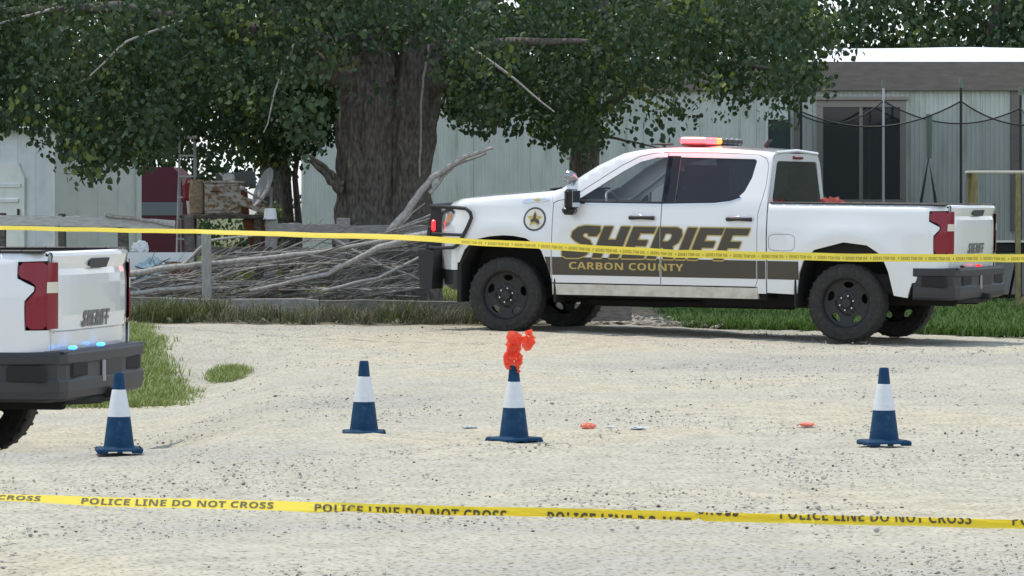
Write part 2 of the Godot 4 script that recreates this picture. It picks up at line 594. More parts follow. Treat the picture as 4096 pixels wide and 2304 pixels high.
		for k in 13:
			b.box((rail[k] + rail[k + 1]) / 2, Vector3(0.144, 0.02, 0.07), 0.006)
		put(b, "bed_rail_cap", M.black_plastic, bed)
		# tail lamp: side face and the face turned to the rear
		b = B.new()
		panel(b, rounded([[4.635, 1.345], [4.795, 1.345], [4.795, 0.92], [4.685, 0.92], [4.675, 0.93], [4.675, 1.09], [4.733, 1.16], [4.733, 1.195], [4.70, 1.225], [4.625, 1.255], [4.625, 1.335]], 0.028), [], side, 0.006, 0.03, 0.04)
		var zc := skin(4.79, 1.1)
		for yy in [[0.92, 1.15], [1.22, 1.345]]:
			for k in 6:
				var u0 := k / 6.0
				var u1 := (k + 1) / 6.0
				var f := func(u: float, y: float) -> Vector3: return Vector3(4.795 + 0.035 * sin(u * PI / 2), y, side * lerpf(skin(4.79, y) + 0.006, zc - 0.13, u))
				b.quad(f.call(u0, yy[0]), f.call(u1, yy[0]), f.call(u1, yy[1]), f.call(u0, yy[1]))
		var lamp := put(b, "tail_lamp", M.red_lens, t)
		b = B.new()
		for k in 6:
			var u0 := k / 6.0
			var u1 := (k + 1) / 6.0
			var f := func(u: float, y: float) -> Vector3: return Vector3(4.797 + 0.035 * sin(u * PI / 2), y, side * lerpf(skin(4.79, y) + 0.008, zc - 0.13, u))
			b.quad(f.call(u0, 1.15), f.call(u1, 1.15), f.call(u1, 1.22), f.call(u0, 1.22))
		put(b, "reversing_lens", M.clear_lens, lamp)
		# brown band and lettering
		for band in [[fender, 0.47, 0.533], [df, 0.551, 1.737], [dr, 1.757, 2.790], [t, 2.803, 2.889], [bed, 2.911, 3.252]]:
			b = B.new()
			panel(b, poly([[band[1], 0.630], [band[2], 0.630], [band[2], 0.818], [band[1], 0.818]]), [], side, 0.0025, 0.0)
			if band[1] < 0.5:
				b = B.new()
				panel(b, poly([[0.52, 0.630], [0.533, 0.630], [0.533, 0.818], [0.465, 0.818]]), [], side, 0.0025, 0.0)
			put(b, "brown_band", M.brown_vinyl, band[0])
		var x := 0.655
		var sc := 0.330 / 1.4
		var k_i := 0
		var spots := []
		for sh in word_shapes():
			spots.append([sh[0], sh[1], x])
			x += sh[2] * sc * 1.215
			k_i += 1
		for layer in 2:
			for part_i in 2:
				b = B.new()
				for sp in spots:
					var edge: float = 0.012 if layer == 0 else 0.0
					var o := to_door(sp[0], sp[2], sc, side)
					var holes := []
					if sp[1] != null:
						var hole := to_door(sp[1], sp[2], sc, side)
						holes.append(hole if edge == 0.0 else grown(hole, -0.010))
					if edge > 0.0:
						o = grown(o, edge)
					var door: PackedVector2Array = poly([[0.4, 0.5], [1.740, 0.5], [1.740, 1.3], [0.4, 1.3]]) if part_i == 0 else poly([[1.754, 0.5], [3.0, 0.5], [3.0, 1.3], [1.754, 1.3]])
					for bit in Geometry2D.intersect_polygons(o, door):
						panel(b, bit, holes, side, 0.004 + 0.0015 * layer, 0.0, 0.09)
				put(b, "lettering_outline" if layer == 0 else "lettering", M.gold if layer == 0 else M.brown_vinyl, df if part_i == 0 else dr)
		b = B.new()
		var nm := letters("CARBON COUNTY", 0.075, true, 1)
		var ww := wide(nm)
		for k in range(0, nm.size(), 3):
			var pp := []
			var nn := []
			for j in 3:
				var px := 0.735 + nm[k + j].x / ww * 1.265
				if side < 0:
					px = 2.0 - nm[k + j].x / ww * 1.265
				pp.append(skin_p(px, 0.694 + nm[k + j].y, side, 0.005))
				nn.append(skin_n(px, 0.694, side))
			b.tri(pp[0], pp[1], pp[2], nn[0], nn[1], nn[2])
		put(b, "county_lettering", M.gold, df)
		# round badge with a star
		var cx := 0.345
		var ring := PackedVector2Array()
		var inner := PackedVector2Array()
		var star := PackedVector2Array()
		var rider := poly([[cx - 0.05, 1.190], [cx - 0.02, 1.215], [cx - 0.012, 1.255], [cx + 0.004, 1.285], [cx + 0.014, 1.250], [cx + 0.012, 1.222], [cx + 0.05, 1.195], [cx + 0.062, 1.160], [cx + 0.03, 1.165], [cx + 0.0, 1.185], [cx - 0.03, 1.172]])
		for k in 32:
			ring.append(Vector2(cx, 1.209) + Vector2.from_angle(TAU * k / 32) * 0.126)
			inner.append(Vector2(cx, 1.209) + Vector2.from_angle(TAU * k / 32) * 0.106)
		for k in 10:
			star.append(Vector2(cx, 1.209) + Vector2.from_angle(TAU * k / 10 + PI / 2) * (0.088 if k % 2 == 0 else 0.044))
		var badge_root := fender
		for L in [[ring, M.badge_ring, 0.003, "badge_ring"], [inner, M.badge_white, 0.0045, "badge_disc"], [star, M.gold, 0.006, "badge_star"], [rider, M.brown_vinyl, 0.0075, "badge_rider"]]:
			b = B.new()
			panel(b, poly_of(L[0]), [], side, L[2], 0.0)
			put(b, L[3], L[1], badge_root)
		# chrome plate with a gold cross mark on the fender
		b = B.new()
		panel(b, poly([[0.23, 1.378], [0.44, 1.392], [0.50, 1.412], [0.44, 1.424], [0.22, 1.410], [0.19, 1.394]]), [], side, 0.008, 0.008)
		put(b, "fender_plate", M.chrome, fender)
		b = B.new()
		panel(b, poly([[0.325, 1.398], [0.345, 1.398], [0.345, 1.391], [0.375, 1.391], [0.375, 1.398], [0.400, 1.398], [0.395, 1.416], [0.375, 1.416], [0.375, 1.423], [0.345, 1.423], [0.345, 1.416], [0.325, 1.416]]), [], side, 0.010, 0.006)
		put(b, "fender_emblem", M.gold, fender)
		# mirror
		b = B.new()
		b.box(Vector3(0.80, 1.425, side * 1.115), Vector3(0.10, 0.21, 0.20), 0.03, Basis(Vector3.UP, -0.15 * side))
		b.box(Vector3(0.77, 1.305, side * 1.09), Vector3(0.14, 0.09, 0.14), 0.03)
		b.tube([skin_p(0.74, 1.40, side), Vector3(0.78, 1.38, side * 1.08)], [0.035, 0.03], 8)
		var mi := put(b, "mirror", M.black_gloss, t)
		b = B.new()
		b.box(Vector3(0.853, 1.430, side * 1.12), Vector3(0.006, 0.17, 0.16), 0.002, Basis(Vector3.UP, -0.15 * side))
		put(b, "mirror_glass", M.mirror, mi)
		# wheel housing and mud flaps
		for arch in [ARCH_F, ARCH_R]:
			b = B.new()
			for k in arch.size() - 1:
				var p0 := Vector2(arch[k][0], arch[k][1])
				var p1 := Vector2(arch[k + 1][0], arch[k + 1][1])
				b.quad(skin_p(p0.x, p0.y, side, -0.01), skin_p(p1.x, p1.y, side, -0.01), Vector3(p1.x, p1.y, side * 0.45), Vector3(p0.x, p0.y, side * 0.45))
			var mid: float = 0.0 if arch == ARCH_F else 3.745
			b.box(Vector3(mid, 0.75, side * 0.44), Vector3(1.10, 0.62, 0.02))
			put(b, "wheel_housing", M.liner, t)
		for fx in [[0.575, 0.53, 0.34], [3.215, 0.53, 0.32]]:
			b = B.new()
			b.box(Vector3(fx[0], fx[1] - 0.02, side * 0.865), Vector3(0.022, fx[2], 0.27), 0.005)
			put(b, "mud_flap", M.liner, t)
		b = B.new()
		b.slab(poly([[-0.545, 0.32], [-0.50, 0.32], [-0.50, 0.72], [-0.38, 0.93], [-0.45, 0.90], [-0.545, 0.74]]), 0.24, Transform3D(Basis(), Vector3(0, 0, side * 0.84 - 0.12)))
		put(b, "front_air_dam", M.liner, t)
		# headlamp
		b = B.new()
		panel(b, poly([[-0.845, 1.235], [-0.80, 1.285], [-0.655, 1.292], [-0.62, 1.262], [-0.635, 1.20], [-0.70, 1.13], [-0.80, 1.105], [-0.86, 1.10]]), [], side, 0.006, 0.02, 0.04)
		var hl := put(b, "headlamp", M.lamp_lens, t)
		b = B.new()
		panel(b, poly([[-0.72, 1.235], [-0.64, 1.262], [-0.655, 1.195], [-0.715, 1.145], [-0.755, 1.140]]), [], side, 0.009, 0.005, 0.04)
		put(b, "turn_lens", M.amber, hl)
		b = B.new()
		panel(b, poly([[-0.855, 1.275], [-0.80, 1.300], [-0.64, 1.305], [-0.60, 1.275], [-0.61, 1.25], [-0.655, 1.275], [-0.80, 1.268], [-0.85, 1.235]]), [], side, 0.011, 0.005, 0.04)
		put(b, "lamp_brow", M.black_plastic, hl)
		for wx in [0.0, 3.745]:
			wheel(t, wx, side, 0.06 * side if wx == 0.0 else 0.0, M)

	# hood, windshield, roof
	var b := B.new()
	var xs := []
	var ys := []
	var zs := []
	var cr := []
	for k in 16:
		var x := lerpf(-0.87, 0.50, k / 15.0)
		var y := along(TOP, x)
		xs.append(x); ys.append(y - 0.001); zs.append(skin(x, y)); cr.append(0.012 + 0.03 * clampf((x + 0.87) / 0.4, 0, 1))
	sheet(b, xs, ys, zs, cr)
	put(b, "hood", M.paint, t)
	b = B.new()
	xs = []; ys = []; zs = []; cr = []
	for k in 12:
		var x := lerpf(0.50, 1.26, k / 11.0)
		var y := along(TOP, x)
		xs.append(x); ys.append(y - 0.004); zs.append(skin(x, y)); cr.append(lerpf(0.075, 0.035, k / 11.0))
	sheet(b, xs, ys, zs, cr)
	put(b, "windshield", M.glass_front, t)
	b = B.new()
	b.box(Vector3(0.47, 1.535, 0), Vector3(0.14, 0.02, 1.5), 0.008, Basis(Vector3.BACK, 0.12))
	put(b, "cowl", M.black_plastic, t)
	b = B.new()
	xs = []; ys = []; zs = []; cr = []
	for k in 16:
		var x := lerpf(1.26, 2.893, k / 15.0)
		var y := along(TOP, x)
		xs.append(x); ys.append(y - 0.001); zs.append(skin(x, y)); cr.append(0.032)
	sheet(b, xs, ys, zs, cr)
	var roof := put(b, "roof", M.paint, t)
	# cab back: frame with the rear window
	b = B.new()
	var back := poly([[-0.70, 1.925], [0.70, 1.925], [0.76, 1.86], [0.90, 1.44], [0.955, 1.30], [0.95, 0.60], [-0.95, 0.60], [-0.955, 1.30], [-0.90, 1.44], [-0.76, 1.86]])
	var rw := poly([[-0.63, 1.845], [0.63, 1.845], [0.68, 1.82], [0.80, 1.47], [0.78, 1.42], [-0.78, 1.42], [-0.80, 1.47], [-0.68, 1.82]])
	var tb := Transform3D(Basis(Vector3(0, 0, 1), Vector3(0.045, 1, 0).normalized() * Vector3(1, 1, 1), Vector3(1, 0, 0)), Vector3(2.826, 0, 0))
	tb = Transform3D(Basis(Vector3(0, 0, 1), Vector3(0, 1, 0), Vector3(1, 0, 0)), Vector3(2.885, 0, 0))
	for bit in ring_bits(back, rw):
		b.slab(bit, 0.012, tb)
	b.tube([Vector3(2.89, 1.93, -0.70), Vector3(2.885, 1.955, 0), Vector3(2.89, 1.93, 0.70)], [0.02, 0.02, 0.02], 8)
	put(b, "cab_back", M.paint, t)
	b = B.new()
	var idx := Geometry2D.triangulate_polygon(rw)
	for k in range(0, idx.size(), 3):
		var q := []
		for j in 3:
			q.append(Vector3(2.905 - 0.02 * (rw[idx[k + j]].y - 1.42) / 0.42, rw[idx[k + j]].y, rw[idx[k + j]].x))
		b.tri(q[0], q[1], q[2], Vector3(1, 0.05, 0), Vector3(1, 0.05, 0), Vector3(1, 0.05, 0))
	put(b, "rear_window", M.glass_rear, t)
	b = B.new()
	b.box(Vector3(2.905, 1.885, 0), Vector3(0.03, 0.035, 0.30), 0.01)
	put(b, "high_brake_lamp", M.red_lens, t)
	# bed: floor, front wall, inner sides, tailgate
	b = B.new()
	b.box(Vector3(3.86, 0.90, 0), Vector3(1.87, 0.03, 1.60), 0.005)
	b.box(Vector3(2.945, 1.15, 0), Vector3(0.04, 0.52, 1.84), 0.01)
	for s in [-1, 1]:
		b.box(Vector3(3.86, 1.15, s * 0.88), Vector3(1.86, 0.51, 0.03), 0.01)
		b.box(Vector3(3.745, 1.0, s * 0.72), Vector3(0.9, 0.2, 0.3), 0.05)
	put(b, "bed_liner", M.liner, t)
	b = B.new()
	var gate := []
	for row in [[0.72, 4.815], [0.80, 4.822], [0.895, 4.826], [0.905, 4.838], [1.00, 4.846], [1.20, 4.846], [1.26, 4.842], [1.30, 4.834], [1.335, 4.846], [1.385, 4.856], [1.405, 4.850], [1.415, 4.82], [1.415, 4.775]]:
		var line := []
		for k in 13:
			var u := k / 6.0 - 1.0
			line.append(Vector3(row[1] - 0.045 * pow(absf(u), 5.0), row[0], u * 0.845))
		gate.append(line)
	for i in gate.size() - 1:
		for k in 12:
			b.quad(gate[i][k], gate[i][k + 1], gate[i + 1][k + 1], gate[i + 1][k], Vector3(3.5, 0.8, 0))
	b.box(Vector3(4.785, 1.06, 0), Vector3(0.02, 0.68, 1.68), 0.01)
	var tg := put(b, "tailgate", M.paint, t)
	b = B.new()
	b.slab(poly([[-0.17, 1.300], [0.13, 1.300], [0.205, 1.318], [0.205, 1.345], [0.14, 1.362], [-0.25, 1.362]]), 0.012, Transform3D(Basis(Vector3(0, 0, -1) * -1.0, Vector3.UP, Vector3(1, 0, 0)), Vector3(4.848, 0, 0)))
	put(b, "tailgate_handle", M.black_plastic, tg)
	b = B.new()
	var xx := 0.33
	for sh in word_shapes():
		var o := PackedVector2Array()
		for p in sh[0]:
			o.append(Vector2(xx - (p.x * 0.075 + p.y * 0.018), 0.918 + p.y * 0.075))
		if Geometry2D.is_polygon_clockwise(o):
			o.reverse()
		var bits: Array = [o]
		if sh[1] != null:
			var h := PackedVector2Array()
			for p in sh[1]:
				h.append(Vector2(xx - (p.x * 0.075 + p.y * 0.018), 0.918 + p.y * 0.075))
			if Geometry2D.is_polygon_clockwise(h):
				h.reverse()
			bits = ring_bits(o, h)
		for bit in bits:
			b.slab(bit, 0.003, Transform3D(Basis(Vector3(0, 0, 1), Vector3.UP, Vector3(1, 0, 0)), Vector3(4.8475, 0, 0)))
		xx -= sh[2] * 0.0885
	put(b, "tailgate_lettering", M.grey_vinyl, tg)
	# rear bumper
	b = B.new()
	var path := []
	for k in 29:
		var u := k / 14.0 - 1.0
		var s := signf(u)
		var a := absf(u)
		var p: Vector2
		if a > 0.78:
			p = Vector2(lerpf(4.85, 4.46, (a - 0.78) / 0.22), lerpf(0.985, 1.0, (a - 0.78) / 0.22))
			if a < 0.8:
				p = Vector2(4.875, 0.945)
		else:
			p = Vector2(4.925 - 0.04 * a * a, 0.93 * a / 0.78)
		path.append([p.x, p.y * s])
	var sec := [[-0.06, 0.775], [0.0, 0.772], [0.012, 0.755], [0.010, 0.70], [-0.004, 0.685], [-0.004, 0.60], [0.010, 0.585], [0.012, 0.52], [0.0, 0.475], [-0.05, 0.452], [-0.10, 0.45]]
	for i in path.size() - 1:
		for j in sec.size() - 1:
			var q := []
			for e in [[i, j], [i + 1, j], [i + 1, j + 1], [i, j + 1]]:
				var pz: float = path[e[0]][1]
				var px: float = path[e[0]][0]
				var o := Vector2(0.4 if absf(pz) > 0.95 else 1.0, signf(pz) * (1.0 if absf(pz) > 0.95 else 0.15)).normalized() * float(sec[e[1]][0])
				q.append(Vector3(px + o.x, sec[e[1]][1], pz + o.y))
			b.quad(q[0], q[1], q[2], q[3], Vector3(4.4, 0.6, 0))
	for s in [-1, 1]:
		b.box(Vector3(4.80, 0.772, s * 0.45), Vector3(0.22, 0.012, 0.95), 0.004)
	var bump := put(b, "rear_bumper", M.bumper_grey, t)
	for s in [-1, 1]:
		b = B.new()
		b.box(Vector3(4.895, 0.655, s * 0.60), Vector3(0.05, 0.11, 0.34), 0.015)
		put(b, "step_pocket", M.liner, bump)
		b = B.new()
		b.box(Vector3(4.68, 0.63, s * 1.0), Vector3(0.26, 0.10, 0.025), 0.01)
		put(b, "step_pocket", M.liner, bump)
	b = B.new()
	b.box(Vector3(4.915, 0.63, -0.12), Vector3(0.03, 0.15, 0.36), 0.01)
	put(b, "plate_recess", M.black_plastic, bump)
	b = B.new()
	b.box(Vector3(4.930, 0.625, 0.12), Vector3(0.012, 0.14, 0.07), 0.003)
	put(b, "hitch_socket", M.grey_metal, bump)
	b = B.new()
	b.box(Vector3(4.92, 0.475, 0.0), Vector3(0.16, 0.06, 0.09), 0.01)
	b.tube([Vector3(4.8, 0.45, -0.62), Vector3(4.88, 0.44, -0.25), Vector3(4.88, 0.44, 0.25), Vector3(4.8, 0.45, 0.62)], [0.03, 0.03, 0.03, 0.03], 8)
	put(b, "tow_hitch", M.liner, bump)
	# grille and front bumper
	b = B.new()
	b.box(Vector3(-0.90, 1.13, 0), Vector3(0.05, 0.30, 1.15), 0.02)
	for k in 4:
		b.box(Vector3(-0.935, 1.03 + 0.065 * k, 0), Vector3(0.02, 0.018, 1.10), 0.004)
	put(b, "grille", M.black_plastic, t)
	b = B.new()
	for k in 12:
		var u0 := k / 6.0 - 1.0
		var u1 := (k + 1) / 6.0 - 1.0
		var f := func(u: float, y: float, o: float) -> Vector3: return Vector3(-0.97 + 0.36 * pow(absf(u), 3.2) + o, y, u * 0.935)
		var rows := [[0.975, 0.05], [0.965, 0.0], [0.80, -0.01], [0.70, 0.0], [0.66, 0.01]]
		for j in rows.size() - 1:
			b.quad(f.call(u0, rows[j][0], rows[j][1]), f.call(u1, rows[j][0], rows[j][1]), f.call(u1, rows[j + 1][0], rows[j + 1][1]), f.call(u0, rows[j + 1][0], rows[j + 1][1]), Vector3(0, 0.8, 0))
	for s in [-1, 1]:
		b.slab(poly([[-0.62, 0.66], [-0.62, 0.97], [-0.50, 0.97], [-0.535, 0.72], [-0.545, 0.66]]), 0.02, Transform3D(Basis(), Vector3(0, 0, s * 0.94 - 0.01)))
	var fb := put(b, "front_bumper", M.paint, t)
	b = B.new()
	for k in 12:
		var u0 := k / 6.0 - 1.0
		var u1 := (k + 1) / 6.0 - 1.0
		var f := func(u: float, y: float, o: float) -> Vector3: return Vector3(-0.96 + 0.36 * pow(absf(u), 3.2) + o, y, u * 0.93)
		b.quad(f.call(u0, 0.66, 0.0), f.call(u1, 0.66, 0.0), f.call(u1, 0.50, 0.03), f.call(u0, 0.50, 0.03), Vector3(0, 0.8, 0))
		b.quad(f.call(u0, 0.50, 0.03), f.call(u1, 0.50, 0.03), f.call(u1, 0.44, 0.12), f.call(u0, 0.44, 0.12), Vector3(0, 0.8, 0))
	for s in [-1, 1]:
		b.slab(poly([[-0.60, 0.46], [-0.60, 0.655], [-0.548, 0.655], [-0.548, 0.46]]), 0.02, Transform3D(Basis(), Vector3(0, 0, s * 0.93 - 0.01)))
	put(b, "lower_valance", M.bumper_grey, fb)
	# push bar: two uprights, plate, hoops round the headlamps, warning light
	b = B.new()
	for s in [-1, 1]:
		b.slab(poly([[-1.01, 0.47], [-0.87, 0.45], [-0.84, 0.62], [-0.86, 1.08], [-0.885, 1.30], [-0.95, 1.345], [-0.985, 1.30], [-1.04, 1.05], [-1.06, 0.72]]), 0.03, Transform3D(Basis(), Vector3(0, 0, s * 0.62 - 0.015)))
		b.tube([Vector3(-1.0, 1.325, s * 0.60), Vector3(-0.93, 1.328, s * 0.80), Vector3(-0.76, 1.325, s * 0.93), Vector3(-0.55, 1.318, s * 1.00), Vector3(-0.43, 1.31, s * 1.03), Vector3(-0.375, 1.27, s * 1.035), Vector3(-0.36, 1.215, s * 1.035), Vector3(-0.40, 1.12, s * 1.035), Vector3(-0.47, 1.0, s * 1.03), Vector3(-0.52, 0.925, s * 1.02), Vector3(-0.58, 0.895, s * 1.0), Vector3(-0.78, 0.885, s * 0.93), Vector3(-0.93, 0.885, s * 0.8), Vector3(-1.0, 0.885, s * 0.60)], [0.02, 0.02, 0.02, 0.02, 0.02, 0.02, 0.02, 0.02, 0.02, 0.02, 0.02, 0.02, 0.02, 0.02], 10)
		b.tube([Vector3(-1.0, 1.035, s * 0.60), Vector3(-0.80, 1.035, s * 0.92), Vector3(-0.46, 1.03, s * 1.03)], [0.016, 0.016, 0.016], 8)
		b.slab(poly([[-1.0, 0.46], [-0.86, 0.45], [-0.84, 0.86], [-1.02, 0.86]]), 0.30, Transform3D(Basis(), Vector3(0, 0, s * 0.76 - 0.15)))
	b.tube([Vector3(-0.99, 1.32, -0.62), Vector3(-0.99, 1.34, 0), Vector3(-0.99, 1.32, 0.62)], [0.03, 0.03, 0.03], 10)
	b.box(Vector3(-1.0, 0.80, 0), Vector3(0.03, 0.22, 1.3), 0.01)
	b.box(Vector3(-1.0, 1.06, 0), Vector3(0.03, 0.10, 1.3), 0.01)
	var pb := put(b, "push_bar", M.black_plastic, t)
	b = B.new()
	b.box(Vector3(-0.955, 1.12, 0.655), Vector3(0.045, 0.12, 0.03), 0.012)
	put(b, "warning_light", M.red_glow if lit == "red" else M.red_lens, pb)
	# chassis
	b = B.new()
	for s in [-1, 1]:
		b.box(Vector3(2.1, 0.45, s * 0.42), Vector3(5.3, 0.14, 0.09), 0.01)
		b.tube([Vector3(0.7, 0.34, s * 0.35), Vector3(3.0, 0.34, s * 0.35)], [0.04, 0.04], 8)
	b.box(Vector3(1.7, 0.46, 0), Vector3(2.35, 0.10, 1.78), 0.02)
	b.box(Vector3(1.2, 0.40, 0), Vector3(0.9, 0.22, 0.5), 0.05)
	b.box(Vector3(2.6, 0.44, 0.35), Vector3(1.1, 0.22, 0.45), 0.05)
	b.box(Vector3(4.4, 0.60, 0), Vector3(0.8, 0.2, 1.7), 0.03)
	b.box(Vector3(0.0, 0.62, 0), Vector3(1.5, 0.5, 0.85), 0.05)
	put(b, "chassis", M.liner, t)
	for wx in [0.0, 3.745]:
		b = B.new()
		b.tube([Vector3(wx, 0.40, -0.80), Vector3(wx, 0.40, -0.15), Vector3(wx, 0.40, 0), Vector3(wx, 0.40, 0.15), Vector3(wx, 0.40, 0.80)], [0.045, 0.05, 0.13, 0.05, 0.045], 12)
		put(b, "axle", M.liner, t)
	# inside the cab
	b = B.new()
	b.box(Vector3(0.72, 1.25, 0), Vector3(0.42, 0.34, 1.66), 0.06)
	b.box(Vector3(1.7, 0.60, 0), Vector3(2.2, 0.08, 1.80), 0.02)
	put(b, "dashboard", M.cloth_dark, t)
	b = B.new()
	var hoop := []
	var hr := []
	var hb := Basis(Vector3.BACK, 0.45)
	for k in 21:
		var a := TAU * k / 20
		hoop.append(Vector3(1.03, 1.33, 0.42) + hb * Vector3(0, cos(a) * 0.19, sin(a) * 0.19))
		hr.append(0.016)
	b.tube(hoop, hr, 8, false)
	b.tube([Vector3(0.85, 1.24, 0.42), Vector3(1.02, 1.33, 0.42)], [0.03, 0.05], 8)
	put(b, "steering_wheel", M.grey_metal, t)
	for s in [[1.62, 0.42], [1.62, -0.42], [2.60, 0.45], [2.60, -0.45]]:
		b = B.new()
		b.box(Vector3(s[0] - 0.28, 0.92, s[1]), Vector3(0.54, 0.18, 0.54), 0.06)
		b.box(Vector3(s[0] + 0.05, 1.24, s[1]), Vector3(0.16, 0.62, 0.52), 0.06, Basis(Vector3.BACK, -0.16))
		b.box(Vector3(s[0] + 0.13, 1.64, s[1]), Vector3(0.09, 0.19, 0.27), 0.04, Basis(Vector3.BACK, -0.16))
		put(b, "seat", M.cloth_dark, t)
	b = B.new()
	b.box(Vector3(1.90, 1.42, 0), Vector3(0.012, 0.75, 1.40), 0.004)
	put(b, "partition", M.cage, t)
	# roof light bar
	b = B.new()
	b.box(Vector3(1.95, 2.008, 0), Vector3(0.26, 0.026, 1.18), 0.01)
	for s in [-1, 1]:
		b.box(Vector3(1.95, 1.985, s * 0.46), Vector3(0.16, 0.05, 0.05), 0.008)
	var lb := put(b, "light_bar", M.black_plastic, roof)
	b = B.new()
	b.box(Vector3(1.95, 2.082, 0), Vector3(0.25, 0.014, 1.14), 0.006)
	put(b, "bar_lid", M.black_gloss, lb)
	var nseg := 7
	for k in nseg:
		b = B.new()
		var z0 := 0.59 - 1.18 * (k + 0.5) / nseg
		b.box(Vector3(1.95, 2.050, z0), Vector3(0.30, 0.064, 1.18 / nseg - 0.006), 0.014)
		var mm: Material = M.lens_clear_bar
		if lit == "red":
			mm = M.red_glow_bar if k < 2 else M.amber_glow if k == 2 else M.lens_clear_bar
		put(b, "lens_light", mm, lb)
	b = B.new()
	b.box(Vector3(1.50, 2.012, 0.30), Vector3(0.22, 0.022, 0.12), 0.008)
	b.tube([Vector3(2.55, 1.99, 0), Vector3(2.58, 2.05, 0), Vector3(2.62, 2.07, 0)], [0.03, 0.02, 0.008], 8)
	put(b, "roof_antenna", M.black_plastic, roof)
	b = B.new()
	b.lathe([Vector2(0.0, 0.07), Vector2(0.058, 0.06), Vector2(0.064, 0.03), Vector2(0.05, -0.03), Vector2(0.02, -0.06), Vector2(0.0, -0.065)], Vector3(0.70, 1.655, 0.86), Basis(Vector3.BACK, PI / 2 - 0.3), 18)
	b.tube([Vector3(0.72, 1.52, 0.88), Vector3(0.71, 1.60, 0.87)], [0.012, 0.012], 6)
	put(b, "spotlight", M.dark_chrome, t)
	# small warning lights over the bumper
	for z in [0.62, 0.0]:
		b = B.new()
		b.box(Vector3(4.872, 0.793, z), Vector3(0.045, 0.024, 0.075), 0.008)
		put(b, "warning_light", (M.red_glow if z == 0.0 else M.red_lens) if lit == "red" else M.blue_glow, bump)
	return t

func rounded(list: Array, r: float) -> PackedVector2Array:
	return poly_of(Geometry2D.offset_polygon(Geometry2D.offset_polygon(poly(list), -r, Geometry2D.JOIN_ROUND)[0], r, Geometry2D.JOIN_ROUND)[0])

func poly_of(p: PackedVector2Array) -> PackedVector2Array:
	var q := p.duplicate()
	if Geometry2D.is_polygon_clockwise(q):
		q.reverse()
	return q

func b_panel(p: PackedVector2Array, holes: Array, side: float) -> B:
	var b := B.new()
	panel(b, p, holes, side)
	return b

# outline minus a hole, cut into simple pieces
func ring_bits(outer: PackedVector2Array, hole: PackedVector2Array) -> Array:
	var lo := outer[0]
	var hi := outer[0]
	for p in outer:
		lo = lo.min(p)
		hi = hi.max(p)
	var mid := Vector2.ZERO
	for p in hole:
		mid += p / hole.size()
	var out := []
	for half in [[lo.y - 1, mid.y], [mid.y, hi.y + 1]]:
		var strip := PackedVector2Array([Vector2(lo.x - 1, half[0]), Vector2(hi.x + 1, half[0]), Vector2(hi.x + 1, half[1]), Vector2(lo.x - 1, half[1])])
		for bit in Geometry2D.intersect_polygons(outer, strip):
			for piece in Geometry2D.clip_polygons(bit, hole):
				out.append(piece)
	return out

func to_door(p: PackedVector2Array, x0: float, sc: float, side: float) -> PackedVector2Array:
	var o := PackedVector2Array()
	for q in p:
		var dx := q.x * sc * 1.215 + q.y * sc * 0.42
		o.append(Vector2(x0 + dx if side > 0 else 3.37 - x0 - dx, 0.815 + q.y * sc))
	return poly_of(o)


# ---------------------------------------------------------------- ground
func rise(x: float, z: float) -> float:
	var far := smoothstep(-37.0, -42.0, z)
	var y := far * clampf(0.055 * (1.0 - (x - 0.28) / 3.47), -0.04, 0.17)
	y -= 0.29 * smoothstep(-1.5, -2.9, x) * smoothstep(-23.2, -24.9, z) * (1.0 - smoothstep(-33.0, -40.0, z)) * (1.0 - 0.0 * x)
	y += far * 0.06 * smoothstep(-45.0, -50.0, z)
	return y

func verge(x: float) -> float:      # where the gravel ends
	return along([[-9.0, -41.2], [-5.0, -41.9], [-2.0, -43.2], [0.0, -44.0], [3.0, -43.9], [6.0, -43.3], [12.0, -42.3]], x)

